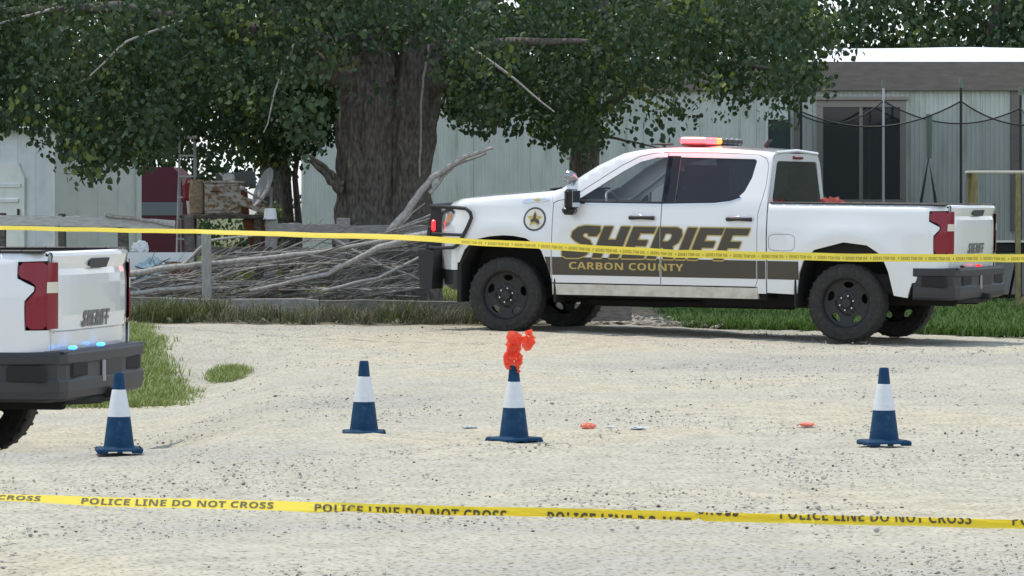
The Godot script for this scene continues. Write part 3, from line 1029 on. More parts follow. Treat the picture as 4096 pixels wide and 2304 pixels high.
func ground() -> void:
	var xs := []
	var zs := []
	var x := -300.0
	while x < 300.0:
		xs.append(x)
		var ax := absf(x)
		x += 0.055 if ax < 6.6 else 0.4 if ax < 12 else 4.0 if ax < 40 else 40.0
	xs.append(300.0)
	var z := 200.0
	while z > -300.0:
		zs.append(z)
		z -= 30.0 if z > 20 else 2.0 if z > -11 else 0.065 if z > -26 else 0.085 if z > -45 else 0.4 if z > -62 else 6.0 if z > -100 else 50.0
	zs.append(-300.0)
	var nx := xs.size()
	var nzn := zs.size()
	var v := PackedVector3Array()
	var c := PackedColorArray()
	v.resize(nx * nzn)
	c.resize(nx * nzn)
	var fine := FastNoiseLite.new()
	fine.seed = 11
	fine.frequency = 3.2
	fine.fractal_octaves = 3
	var ruts := FastNoiseLite.new()
	ruts.seed = 5
	ruts.frequency = 0.35
	ruts.fractal_octaves = 3
	var patch := FastNoiseLite.new()
	patch.seed = 8
	patch.frequency = 0.16
	patch.fractal_octaves = 4
	for j in nzn:
		var zz: float = zs[j]
		for i in nx:
			var xx: float = xs[i]
			var near := absf(xx) < 7.0 and zz < -10.0 and zz > -62.0
			var y := rise(xx, zz)
			var col := Color(0.505, 0.475, 0.39)
			if near:
				var f := fine.get_noise_2d(xx, zz)
				var r := ruts.get_noise_2d(xx * 0.6, zz * 0.35)
				var p := patch.get_noise_2d(xx, zz)
				y += 0.014 * f + 0.045 * r
				var e := zz - verge(xx) + 0.25 * ruts.get_noise_2d(xx * 3.0, zz * 3.0)
				var yard := smoothstep(0.08, -0.18, e)
				var sand := smoothstep(0.12, 0.34, p + 0.25 * r + 0.12 * f)
				col = col.lerp(Color(0.545, 0.485, 0.37), sand * 0.6)
				col = col.lerp(Color(0.40, 0.385, 0.35), smoothstep(0.08, 0.4, -p + 0.35 * f) * 0.65)
				col = col * (1.0 + 0.22 * f)
				var earth := Color(0.20, 0.175, 0.135).lerp(Color(0.13, 0.15, 0.07), smoothstep(-0.2, 0.3, p + f * 0.5 + (0.5 if xx > 1.8 else -0.1)))
				col = col.lerp(earth * (1.0 + 0.3 * f), yard)
				col.a = 1.0
			elif zz < -44.0:
				col = Color(0.16, 0.17, 0.09)
			v[j * nx + i] = Vector3(xx, y, zz)
			c[j * nx + i] = col
	var nn := PackedVector3Array()
	nn.resize(v.size())
	for j in nzn:
		for i in nx:
			var du := v[j * nx + mini(i + 1, nx - 1)] - v[j * nx + maxi(i - 1, 0)]
			var dv := v[mini(j + 1, nzn - 1) * nx + i] - v[maxi(j - 1, 0) * nx + i]
			var g := du.cross(dv).normalized()
			nn[j * nx + i] = g if g.y > 0 else -g
	var idx := PackedInt32Array()
	idx.resize((nx - 1) * (nzn - 1) * 6)
	var k := 0
	for j in nzn - 1:
		for i in nx - 1:
			var a := j * nx + i
			idx[k] = a; idx[k + 1] = a + nx + 1; idx[k + 2] = a + 1
			idx[k + 3] = a; idx[k + 4] = a + nx; idx[k + 5] = a + nx + 1
			k += 6
	var arr := []
	arr.resize(Mesh.ARRAY_MAX)
	arr[Mesh.ARRAY_VERTEX] = v
	arr[Mesh.ARRAY_NORMAL] = nn
	arr[Mesh.ARRAY_COLOR] = c
	arr[Mesh.ARRAY_INDEX] = idx
	var me := ArrayMesh.new()
	me.add_surface_from_arrays(Mesh.PRIMITIVE_TRIANGLES, arr)
	var m := StandardMaterial3D.new()
	m.vertex_color_use_as_albedo = true
	m.roughness = 0.95
	m.metallic_specular = 0.2
	m.albedo_texture = noise_tex(0.055, [[0.0, 0.34, 0.33, 0.31], [0.27, 0.52, 0.51, 0.49], [0.38, 0.86, 0.86, 0.85], [0.55, 0.98, 0.98, 0.98], [1.0, 1.0, 1.0, 1.0]], 1024, 3, false, 21)
	m.uv1_triplanar = true
	m.uv1_world_triplanar = true
	m.uv1_scale = Vector3(0.43, 0.43, 0.43)
	var o := put_mesh(me, "ground", m)
	tag(o, "pale gravel lot running back to the yard behind it", "ground", "", "structure")


# ---------------------------------------------------------------- copies of one small mesh
func many(called: String, me: Mesh, m: Material, where: Array, tints: Array, parent: Node = null) -> MultiMeshInstance3D:
	var mm := MultiMesh.new()
	mm.transform_format = MultiMesh.TRANSFORM_3D
	mm.use_colors = true
	mm.mesh = me
	mm.instance_count = where.size()
	var buf := PackedFloat32Array()
	buf.resize(where.size() * 16)
	for i in where.size():
		var t: Transform3D = where[i]
		var b := t.basis
		var c: Color = tints[i]
		var k := i * 16
		buf[k] = b.x.x; buf[k + 1] = b.y.x; buf[k + 2] = b.z.x; buf[k + 3] = t.origin.x
		buf[k + 4] = b.x.y; buf[k + 5] = b.y.y; buf[k + 6] = b.z.y; buf[k + 7] = t.origin.y
		buf[k + 8] = b.x.z; buf[k + 9] = b.y.z; buf[k + 10] = b.z.z; buf[k + 11] = t.origin.z
		buf[k + 12] = c.r; buf[k + 13] = c.g; buf[k + 14] = c.b; buf[k + 15] = 1.0
	mm.buffer = buf
	var o := MultiMeshInstance3D.new()
	o.multimesh = mm
	o.material_override = m
	o.name = called if parent else numbered(called)
	if parent:
		parent.add_child(o, true)
	else:
		add_child(o)
	return o

func stone_mesh(sd: int) -> ArrayMesh:
	var s := SphereMesh.new()
	s.radius = 1.0
	s.height = 2.0
	s.radial_segments = 7
	s.rings = 3
	var a := s.get_mesh_arrays()
	var v: PackedVector3Array = a[Mesh.ARRAY_VERTEX]
	var f := FastNoiseLite.new()
	f.seed = sd
	f.frequency = 0.9
	for i in v.size():
		v[i] *= 1.0 + 0.45 * f.get_noise_3dv(v[i])
	var b := B.new()
	var idx: PackedInt32Array = a[Mesh.ARRAY_INDEX]
	for i in range(0, idx.size(), 3):
		b.flat(v[idx[i]], v[idx[i + 1]], v[idx[i + 2]], Vector3.ZERO)
	return b.mesh()

func gravel() -> void:
	var m := StandardMaterial3D.new()
	m.vertex_color_use_as_albedo = true
	m.roughness = 0.9
	var f := FastNoiseLite.new()
	f.seed = 31
	f.frequency = 0.55
	f.fractal_octaves = 3
	var where := []
	var tints := []
	rng.seed = 77
	var n := 0
	while n < 26000:
		var t := rng.randf()
		var z := -14.5 - 29.5 * pow(t, 1.15)
		var x := rng.randf_range(-1, 1) * (0.14 * -z + 0.3)
		n += 1
		if z < verge(x) + 0.2:
			continue
		var q := f.get_noise_2d(x, z * 0.6)
		if rng.randf() > 0.38 + 1.9 * q:
			continue
		var r := 0.003 + 0.0055 * pow(rng.randf(), 3.0)
		if rng.randf() < 0.01:
			r *= 1.9
		var bs := Basis(Vector3.UP, rng.randf() * TAU).scaled(Vector3(r * rng.randf_range(0.9, 1.7), r * rng.randf_range(0.5, 0.9), r))
		where.append(Transform3D(bs, Vector3(x, rise(x, z) + r * 0.25 + 0.006, z)))
		var g := rng.randf_range(0.30, 0.58)
		if rng.randf() < 0.13:
			g = rng.randf_range(0.07, 0.2)
		tints.append(Color(g, g * 0.955, g * rng.randf_range(0.80, 0.92)))
	var o := many("gravel", stone_mesh(2), m, where, tints)
	tag(o, "loose stones strewn over the pale gravel lot", "gravel", "", "stuff")


# ---------------------------------------------------------------- leaves and trees
func leaf_spray(count: int, spread: float, size: float, sd: int) -> ArrayMesh:
	rng.seed = sd
	var b := B.new()
	for i in count:
		var p := Vector3(rng.randfn(0, 0.5), rng.randfn(0, 0.42), rng.randfn(0, 0.5)) * spread
		var dn := Vector3(rng.randfn(0, 0.55), -1, rng.randfn(0, 0.55)).normalized()
		var side := dn.cross(Vector3(rng.randfn(0, 1), rng.randfn(0, 0.3), rng.randfn(0, 1))).normalized()
		var nrm := side.cross(dn).normalized()
		var s := size * rng.randf_range(0.7, 1.25)
		var tip := p + dn * s
		var a := p + side * s * 0.40 + dn * s * 0.30 + nrm * s * 0.10
		var e := p - side * s * 0.40 + dn * s * 0.30 + nrm * s * 0.10
		var a2 := p + side * s * 0.30 + dn * s * 0.66 + nrm * s * 0.05
		var e2 := p - side * s * 0.30 + dn * s * 0.66 + nrm * s * 0.05
		b.flat(p, a, a2); b.flat(p, a2, tip); b.flat(p, tip, e2); b.flat(p, e2, e)
	return b.mesh()

func leaf_mat() -> StandardMaterial3D:
	var m := StandardMaterial3D.new()
	m.vertex_color_use_as_albedo = true
	m.albedo_color = Color.WHITE
	m.roughness = 0.6
	m.metallic_specular = 0.35
	m.backlight_enabled = true
	m.backlight = Color(0.55, 0.62, 0.30)
	return m

func leaf_tint() -> Color:
	var g := rng.randf_range(0.75, 1.25)
	var yel := rng.randf()
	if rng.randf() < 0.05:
		return Color(0.17, 0.21, 0.06) * g  # a few sprays brightened to yellow-green: sunlit patches put into the leaf colour
	return Color(0.052 + 0.036 * yel * yel, 0.090 + 0.030 * yel * yel, 0.052) * g

const LOWER := [[-8.5, 2.2], [-7.25, 2.29], [-6.27, 2.33], [-5.69, 2.27], [-5.49, 1.92], [-5.15, 1.80], [-4.81, 2.0], [-4.42, 1.86], [-4.08, 2.12], [-3.74, 2.18], [-3.40, 2.1], [-2.86, 2.1], [-2.47, 2.1], [-2.38, 2.28], [-2.18, 2.72], [-0.96, 2.76], [-0.87, 2.46], [-0.43, 2.31], [0.05, 2.30], [0.55, 2.17], [0.93, 1.98], [1.18, 2.29], [1.52, 2.24], [2.0, 2.46], [2.74, 2.30], [3.27, 2.34], [3.56, 2.66], [3.95, 3.17], [4.44, 3.6], [6.0, 4.2]]

# leaf sprays above the hanging edge of the crown, thinning out towards that edge
func crown_over(parent: Node, sd: int, count: int, x0: float, x1: float, z0: float, z1: float, top: float, spray: Mesh, m: Material, thin: float) -> void:
	rng.seed = sd
	var where := []
	var tints := []
	var f := FastNoiseLite.new()
	f.seed = sd
	f.frequency = 0.55
	f.fractal_octaves = 2
	var tries := 0
	while where.size() < count and tries < count * 12:
		tries += 1
		var x := rng.randf_range(x0, x1)
		var z := rng.randf_range(z0, z1)
		var lo := along(LOWER, x * 49.0 / -z)
		lo = 1.45 + (lo - 1.45) * -z / 49.0 + 0.28 * f.get_noise_2d(x * 3.2, z * 1.6) + 0.04
		var y := lo + pow(rng.randf(), 1.5) * (top - lo)
		if x > -2.3 and x < -0.9 and z > -48.6 and y < 3.5 and rng.randf() < 0.72:
			continue
		var mid := (x0 + x1) / 2
		var ed := absf(x - mid) / ((x1 - x0) / 2)
		if y > lerpf(top, 3.0, pow(ed, 2.5)) or (x < -3.2 and y > 4.35):
			continue
		var q := f.get_noise_3d(x, y * 1.25, z)
		var keep := smoothstep(-0.24, 0.12, q + 0.42 * minf(y - lo, 0.6) - 0.22)
		if x > 1.05:
			var brim := 1.45 + 1.55 * -z / 58.0
			keep *= lerpf(thin, 1.0, smoothstep(brim - 0.45, brim + 0.5, y))
		keep *= smoothstep(x1 + 0.1, x1 - 1.1, x)
		if rng.randf() > keep:
			continue
		var s := rng.randf_range(0.62, 1.35)
		where.append(Transform3D(Basis.from_euler(Vector3(rng.randfn(0, 0.35), rng.randf() * TAU, rng.randfn(0, 0.35))).scaled(Vector3.ONE * s), Vector3(x, y + 0.08, z)))
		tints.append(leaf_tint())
	many("crown", spray, m, where, tints, parent).set_meta("kind", "stuff")

func crown_ball(parent: Node, sd: int, count: int, o: Vector3, r: Vector3, spray: Mesh, m: Material, scale := 1.0) -> void:
	rng.seed = sd
	var where := []
	var tints := []
	var f := FastNoiseLite.new()
	f.seed = sd
	f.frequency = 0.5
	var tries := 0
	while where.size() < count and tries < count * 10:
		tries += 1
		var d := Vector3(rng.randf_range(-1, 1), rng.randf_range(-1, 1), rng.randf_range(-1, 1))
		var w := o + d * r
		if d.length() > 0.92 + 0.35 * f.get_noise_3dv(w):
			continue
		if f.get_noise_3dv(w * 1.7) < -0.08:
			continue
		where.append(Transform3D(Basis.from_euler(Vector3(rng.randfn(0, 0.35), rng.randf() * TAU, rng.randfn(0, 0.35))).scaled(Vector3.ONE * scale * rng.randf_range(0.75, 1.25)), w))
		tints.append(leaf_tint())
	many("crown", spray, m, where, tints, parent).set_meta("kind", "stuff")

func limb(b: B, pts: Array, r0: float, r1: float, seg := 7) -> void:
	var path := []
	var rad := []
	for i in pts.size() - 1:
		for s in 5:
			var u := s / 5.0
			path.append(pts[i].lerp(pts[i + 1], u) + Vector3(nz.get_noise_1d(i * 31.0 + s * 9.0 + pts[0].x * 50), nz.get_noise_1d(i * 17.0 + s * 7.0 + 300), 0) * (0.02 + 0.5 * r0))
			rad.append(lerpf(r0, r1, (i + u) / (pts.size() - 1)))
	path.append(pts[-1])
	rad.append(r1)
	b.tube(path, rad, seg)

func rubble() -> void:
	var m := StandardMaterial3D.new()
	m.vertex_color_use_as_albedo = true
	m.roughness = 0.95
	var where := []
	var tints := []
	rng.seed = 171
	for i in 1500:
		var x := rng.randf_range(0.3, 2.3)
		var z := verge(x) - 0.1 - 2.6 * rng.randf()
		var r := 0.012 + 0.045 * pow(rng.randf(), 2.5)
		var bs := Basis.from_euler(Vector3(rng.randfn(0, 0.3), rng.randf() * TAU, rng.randfn(0, 0.3))).scaled(Vector3.ONE) * Basis.from_scale(Vector3(r * rng.randf_range(0.9, 1.8), r * rng.randf_range(0.4, 0.8), r))
		where.append(Transform3D(bs, Vector3(x, rise(x, z) + r * 0.4, z)))
		var g := rng.randf_range(0.10, 0.42)
		tints.append(Color(g * 1.05, g * 0.95, g * 0.80))
	var o := many("rubble", stone_mesh(6), m, where, tints)
	tag(o, "grey brown rubble and litter on the ground under the pickup", "rubble", "", "stuff")

func trees(M: Dictionary) -> void:
	var spray := leaf_spray(20, 0.27, 0.074, 5)
	var lm := leaf_mat()
	# the big cottonwood
	var t := thing("cottonwood_tree", "huge cottonwood with a thick forked trunk behind the fence", "tree", Vector3(-1.5, rise(-1.5, -49), -49))
	var b := B.new()
	var stems := [
		[[Vector3(-0.30, -0.1, 0.05), Vector3(-0.30, 0.5, 0.03), Vector3(-0.29, 1.2, 0), Vector3(-0.27, 1.9, 0), Vector3(-0.25, 2.4, 0), Vector3(-0.24, 2.9, -0.05), Vector3(-0.28, 3.4, -0.1), Vector3(-0.6, 4.8, -0.1), Vector3(-1.3, 7.0, 0.2)], [0.50, 0.41, 0.36, 0.36, 0.38, 0.35, 0.30, 0.23, 0.12]],
		[[Vector3(0.28, -0.1, 0.0), Vector3(0.25, 0.5, 0), Vector3(0.22, 1.2, 0), Vector3(0.25, 1.9, 0), Vector3(0.29, 2.4, 0), Vector3(0.36, 2.9, 0), Vector3(0.45, 3.4, 0), Vector3(0.7, 5.0, 0.2), Vector3(1.3, 7.5, 0.0)], [0.42, 0.33, 0.28, 0.28, 0.31, 0.29, 0.26, 0.20, 0.11]],
		[[Vector3(-0.02, -0.1, -0.35), Vector3(0.0, 0.6, -0.32), Vector3(0.0, 1.4, -0.28), Vector3(0.02, 2.2, -0.22), Vector3(0.05, 2.7, -0.18), Vector3(0.07, 3.0, -0.15)], [0.44, 0.36, 0.32, 0.32, 0.28, 0.10]]]
	var bark := FastNoiseLite.new()
	bark.seed = 4
	bark.frequency = 3.6
	bark.fractal_octaves = 4
	for s in stems:
		var pp := []
		var rr := []
		for i in s[0].size() - 1:
			for k in 7:
				var u := k / 7.0
				pp.append(s[0][i].lerp(s[0][i + 1], u))
				rr.append(lerpf(s[1][i], s[1][i + 1], u))
		pp.append(s[0][-1])
		rr.append(s[1][-1])
		b.tube(pp, rr, 72, true, 0.26, bark)
	put(b, "trunk", M.bark, t)
	for L in [[[Vector3(-0.35, 2.7, 0.1), Vector3(-1.6, 3.3, 0.8), Vector3(-3.2, 3.6, 1.2), Vector3(-5.2, 3.5, 1.4)], 0.16, 0.03], [[Vector3(-0.3, 2.9, -0.1), Vector3(-1.8, 3.9, -1.0), Vector3(-4.0, 4.6, -1.6)], 0.17, 0.04], [[Vector3(0.4, 2.6, 0.1), Vector3(1.2, 3.15, 1.0), Vector3(2.4, 3.2, 1.5)], 0.12, 0.025], [[Vector3(0.5, 3.0, -0.1), Vector3(1.6, 4.2, -1.0), Vector3(2.6, 5.2, -1.5)], 0.15, 0.04], [[Vector3(-0.55, 1.50, 0.30), Vector3(-0.75, 1.66, 0.36), Vector3(-0.98, 1.86, 0.42)], 0.045, 0.02], [[Vector3(-0.55, 1.42, 0.30), Vector3(-0.72, 1.52, 0.34), Vector3(-0.95, 1.80, 0.40)], 0.06, 0.03],
			[[Vector3(-2.2, 3.5, 1.6), Vector3(-3.0, 3.15, 2.4), Vector3(-3.4, 2.75, 2.6)], 0.022, 0.008], [[Vector3(-3.8, 3.6, 1.8), Vector3(-4.6, 3.3, 2.6), Vector3(-5.0, 3.0, 2.7)], 0.02, 0.007], [[Vector3(-1.0, 3.4, 1.5), Vector3(-1.25, 2.6, 2.2), Vector3(-1.4, 2.1, 2.3)], 0.018, 0.007], [[Vector3(0.55, 3.4, 1.2), Vector3(1.3, 2.9, 1.8), Vector3(2.0, 2.35, 1.9)], 0.03, 0.008], [[Vector3(0.48, 3.2, 0.5), Vector3(0.40, 2.5, 0.5), Vector3(0.38, 1.6, 0.45)], 0.016, 0.012]]:
		b = B.new()
		limb(b, L[0], L[1], L[2])
		put(b, "limb", M.bark if L[1] > 0.035 else M.twig, t)
	crown_shifted(t, 41, 2450, -8.4, 0.3, -51.5, -46.2, 5.2, spray, lm, 1.0)
	# second tree, over the cab
	t = thing("cottonwood_tree", "slimmer leafy cottonwood with a dark trunk standing behind the front pickup", "tree", Vector3(0.95, rise(0.95, -52), -52))
	b = B.new()
	b.tube([Vector3(0, -0.1, 0), Vector3(0.02, 0.8, 0), Vector3(0, 1.8, 0), Vector3(0.05, 3.0, 0), Vector3(0.3, 5.0, 0), Vector3(0.4, 7.0, 0)], [0.26, 0.20, 0.185, 0.17, 0.12, 0.06], 28, true, 0.3, bark)
	put(b, "trunk", M.bark, t)
	for L in [[[Vector3(0.02, 2.4, 0), Vector3(0.9, 3.0, 0.6), Vector3(1.9, 3.1, 1.0), Vector3(2.7, 2.9, 1.2)], 0.07, 0.015], [[Vector3(0, 2.6, 0), Vector3(-0.8, 3.2, 0.5), Vector3(-1.4, 3.3, 0.7)], 0.06, 0.015], [[Vector3(0.05, 2.2, 0.1), Vector3(0.5, 2.1, 0.5), Vector3(1.2, 1.95, 0.7)], 0.025, 0.006], [[Vector3(0.1, 3.2, 0), Vector3(1.5, 4.2, -0.5), Vector3(3.0, 4.8, -1.0)], 0.09, 0.02]]:
		b = B.new()
		limb(b, L[0], L[1], L[2])
		put(b, "limb", M.bark, t)
	crown_shifted(t, 43, 1050, -0.7, 4.6, -53.5, -47.5, 4.4, spray, lm, 0.24)
	# small tree by the junk
	t = thing("sapling_tree", "small leafy tree with a thin trunk beside the satellite dish", "tree", Vector3(-2.84, rise(-2.84, -50.5), -50.5))
	b = B.new()
	b.tube([Vector3(0, -0.05, 0), Vector3(0.02, 0.9, 0), Vector3(-0.02, 1.7, 0.02), Vector3(0.0, 2.6, 0)], [0.08, 0.07, 0.06, 0.03], 14, true, 0.2, bark)
	b.tube([Vector3(0.12, -0.05, 0.05), Vector3(0.16, 0.9, 0.05), Vector3(0.10, 1.6, 0.05), Vector3(0.2, 2.2, 0)], [0.05, 0.045, 0.035, 0.015], 10, true, 0.2, bark)
	put(b, "trunk", M.bark, t)
	crown_ball(t, 47, 230, Vector3(-0.05, 2.35, 0.1), Vector3(0.75, 0.80, 0.6), spray, lm, 0.85)
	# sunlit bushes far behind the junk
	for i in 5:
		var bx: float = [-8.4, -6.6, -5.0, -3.7, -2.3][i]
		t = thing("yard_bush", ["sunlit bush far behind the left of the shed", "sunlit bush far behind the maroon van", "sunlit bush seen between the stepladder and the bench legs", "sunlit bush seen under the junk bench", "sunlit bush seen behind the thin tree's trunk"][i], "bush", Vector3(bx, 0.2, -66.0 - 2.0 * (i % 2)), 0.0, "bushes behind the yard")
		b = B.new()
		b.tube([Vector3(0, -0.1, 0), Vector3(0.03, 0.4, 0), Vector3(0, 0.9, 0)], [0.05, 0.04, 0.02], 8)
		put(b, "stem", M.bark, t)
		crown_ball(t, 80 + i, 130, Vector3(0, 0.65, 0), Vector3(1.0, 0.75, 0.8), spray, lm, 0.9)
	# row of trees behind the home, and two at the right outside the frame that its windows mirror
	var big := leaf_spray(34, 0.5, 0.125, 9)
	var spots := [[-15.0, -74.0, 3.4, 6.4], [-10.8, -71.0, 3.0, 5.6], [-7.6, -76.0, 3.2, 6.2], [-4.4, -72.0, 2.7, 5.2], [-1.2, -75.0, 3.0, 6.0], [2.2, -71.0, 2.8, 5.6], [5.2, -74.0, 3.0, 6.0], [8.4, -70.5, 2.8, 5.3], [11.6, -73.0, 3.2, 6.2], [15.5, -71.0, 2.8, 5.4]]
	var words := ["leftmost of the leafy trees lined up behind the shed", "rounded leafy tree behind the white shed roof", "tall leafy tree far behind the maroon van", "leafy tree far behind the stepladder and junk bench", "leafy tree far behind the thick forked trunk", "leafy tree behind the left part of the mobile home roof", "leafy tree above the mobile home roof over the cab", "leafy tree above the mobile home roof at the dark window", "leafy tree above the mobile home roof behind the trampoline", "leafy tree beyond the right end of the mobile home"]
	for i in spots.size():
		var s: Array = spots[i]
		t = thing("leafy_tree", words[i], "tree", Vector3(s[0], 0.2, s[1]), 0.0, "trees behind the home")
		b = B.new()
		b.tube([Vector3(0, -0.3, 0), Vector3(0.1, 1.5, 0), Vector3(0, 3.5, 0.1), Vector3(0.2, s[3], 0)], [0.28, 0.22, 0.17, 0.05], 12, true, 0.2, bark)
		put(b, "trunk", M.bark, t)
		crown_ball(t, 60 + i, 330, Vector3(0, s[3] * 0.5 + 1.5, 0), Vector3(s[2], s[3] * 0.55, s[2]), big, lm)

func crown_shifted(t: Node3D, sd: int, count: int, x0: float, x1: float, z0: float, z1: float, top: float, spray: Mesh, m: Material, thin: float) -> void:
	crown_over(t, sd, count, x0, x1, z0, z1, top, spray, m, thin)
	var o: Node3D = t.get_child(t.get_child_count() - 1)
	o.position = -t.position


# ---------------------------------------------------------------- grass and weeds
func blades(count: int, high: float, width: float, lean: float, sd: int) -> ArrayMesh:
	rng.seed = sd
	var b := B.new()
	for i in count:
		var o := Vector3(rng.randfn(0, 0.06), 0, rng.randfn(0, 0.06))
		var a := rng.randf() * TAU
		var d := Vector3(cos(a), 0, sin(a))
		var s := d.cross(Vector3.UP) * width
		var h := high * rng.randf_range(0.55, 1.15)
		var m1 := o + Vector3.UP * h * 0.55 + d * h * lean * 0.35
		var tip := o + Vector3.UP * h + d * h * lean * rng.randf_range(0.6, 1.3)
		b.flat(o - s, o + s, m1 + s * 0.8)
		b.flat(o - s, m1 + s * 0.8, m1 - s * 0.8)
		b.flat(m1 - s * 0.8, m1 + s * 0.8, tip)
	return b.mesh()

func scatter(called: String, label: String, category: String, me: Mesh, sd: int, count: int, area: Callable, tint: Callable, s0: float, s1: float) -> void:
	rng.seed = sd
	var where := []
	var tints := []
	var tries := 0
	while where.size() < count and tries < count * 20:
		tries += 1
		var p: Vector3 = area.call()
		if p == Vector3.INF:
			continue
		var s := rng.randf_range(s0, s1)
		where.append(Transform3D(Basis(Vector3.UP, rng.randf() * TAU).scaled(Vector3(s, s * rng.randf_range(0.8, 1.2), s)), Vector3(p.x, rise(p.x, p.z) - 0.01, p.z)))
		tints.append(tint.call())
	var m := leaf_mat()
	m.roughness = 0.7
	var o := many(called, me, m, where, tints)
	tag(o, label, category, "", "stuff")

func greenery() -> void:
	var tuft := blades(16, 0.07, 0.005, 0.6, 3)
	var tall := blades(14, 0.27, 0.006, 0.7, 4)
	var clump := FastNoiseLite.new()
	clump.seed = 6
	clump.frequency = 0.7
	var green := func() -> Color:
		var g := rng.randf_range(0.8, 1.25)
		return Color(0.27, 0.31, 0.13) * g
	var lush := func() -> Color:
		var g := rng.randf_range(0.75, 1.25)
		return Color(0.10, 0.17, 0.05) * g
	var dry := func() -> Color:
		var g := rng.randf_range(0.7, 1.2)
		return Color(0.22, 0.195, 0.155).lerp(Color(0.12, 0.135, 0.07), rng.randf() * rng.randf()) * g
	var olive := func() -> Color:
		return Color(0.12, 0.14, 0.06) * rng.randf_range(0.7, 1.25)
	scatter("verge_grass", "strip of short green grass on the bank behind the left pickup", "grass", tuft, 90, 5200, func() -> Vector3:
		var z := rng.randf_range(-41.5, -33.4)
		var u := inverse_lerp(-42.2, -31.0, z)
		var x0 := lerpf(-4.6, -3.7, u)
		var x1 := lerpf(-3.85, -2.30, u) + 0.25 * clump.get_noise_1d(z * 4.0)
		var gx := rng.randf_range(x0, x1)
		if rng.randf() > (0.55 + 1.4 * clump.get_noise_2d(gx * 3.0, z * 2.0)) * smoothstep(x1 + 0.02, x1 - 0.35, gx):
			return Vector3.INF
		return Vector3(gx, 0, z), green, 0.6, 1.4)
	scatter("grass_tuft", "small lone patch of green grass on the gravel beside the bank", "grass", tuft, 91, 260, func() -> Vector3:
		var a := rng.randf() * TAU
		var r := sqrt(rng.randf())
		return Vector3(-2.58 + cos(a) * r * 0.11, 0, -36.4 + sin(a) * r * 0.7), green, 0.5, 1.0)
	scatter("yard_grass", "green yard grass in front of the mobile home seen under the pickup", "grass", tuft, 92, 15000, func() -> Vector3:
		var x := rng.randf_range(1.6, 7.2)
		var z := verge(x) - 0.25 - 11.0 * pow(rng.randf(), 1.4)
		if x < 2.1 + 0.5 * clump.get_noise_1d(z * 3.0) or clump.get_noise_2d(x * 1.5, z * 1.5) < -0.28:
			return Vector3.INF
		return Vector3(x, 0, z), lush, 0.9, 1.9)
	scatter("fence_weeds", "tangle of dry and olive weeds along the foot of the fence", "weeds", tall, 93, 620, func() -> Vector3:
		var x := rng.randf_range(-7.0, 0.6)
		var z := verge(x) - 0.35 - 2.4 * rng.randf()
		if clump.get_noise_2d(x * 2.6, z * 0.8) < 0.02 or rng.randf() > smoothstep(-3.6, -2.2, x) + 0.22:
			return Vector3.INF
		return Vector3(x, 0, z), dry, 0.3, 1.05)
	scatter("broad_weeds", "low broad-leaved weeds in the dust below the brush pile", "weeds", leaf_spray(16, 0.13, 0.055, 15), 97, 520, func() -> Vector3:
		var x := rng.randf_range(-7.0, 0.7)
		var z := verge(x) - 0.3 - 2.3 * rng.randf()
		if clump.get_noise_2d(x * 1.9 + 40.0, z) < -0.05:
			return Vector3.INF
		return Vector3(x, 0.0, z), dry, 0.5, 1.2)
	scatter("olive_weeds", "olive green weeds growing against the low plank", "weeds", tall, 94, 230, func() -> Vector3:
		var x := rng.randfn(-3.55, 0.32) if rng.randf() < 0.6 else rng.randf_range(-5.0, 0.4)
		return Vector3(x, 0, verge(x) - 0.4 - 1.2 * rng.randf()), olive, 0.4, 1.2)
	scatter("far_weeds", "tall sunlit weeds in the yard beyond the junk bench", "weeds", tall, 96, 1800, func() -> Vector3:
		return Vector3(rng.randf_range(-9.0, -2.8), 0, rng.randf_range(-72.0, -59.5)), green, 0.8, 2.0)
	scatter("yard_weeds", "pale grass in the sunlit yard behind the fence", "grass", tuft, 95, 5200, func() -> Vector3:
		return Vector3(rng.randf_range(-7.5, -0.2), 0, rng.randf_range(-57.0, -47.0)), green, 0.9, 1.9)


# ---------------------------------------------------------------- fence and brush
func board(b: B, p: Vector3, q: Vector3, high: float, thick: float, sd: int) -> void:
	rng.seed = sd
	var n := 8
	var prev := []
	for i in n + 1:
		var u := float(i) / n
		var c := p.lerp(q, u) + Vector3(0, rng.randfn(0, 0.004), rng.randfn(0, 0.003))
		var h := high * (1.0 + rng.randfn(0, 0.03)) * 0.5
		var ring := [c + Vector3(0, h, -thick / 2), c + Vector3(0, h - 0.006, thick / 2), c + Vector3(0, -h + 0.005, thick / 2), c + Vector3(0, -h, -thick / 2)]
		if i > 0:
			for k in 4:
				b.quad(prev[k], ring[k], ring[(k + 1) % 4], prev[(k + 1) % 4], p.lerp(q, u - 0.5 / n))
		else:
			b.quad(ring[0], ring[1], ring[2], ring[3])
		prev = ring
	b.quad(prev[0], prev[1], prev[2], prev[3])

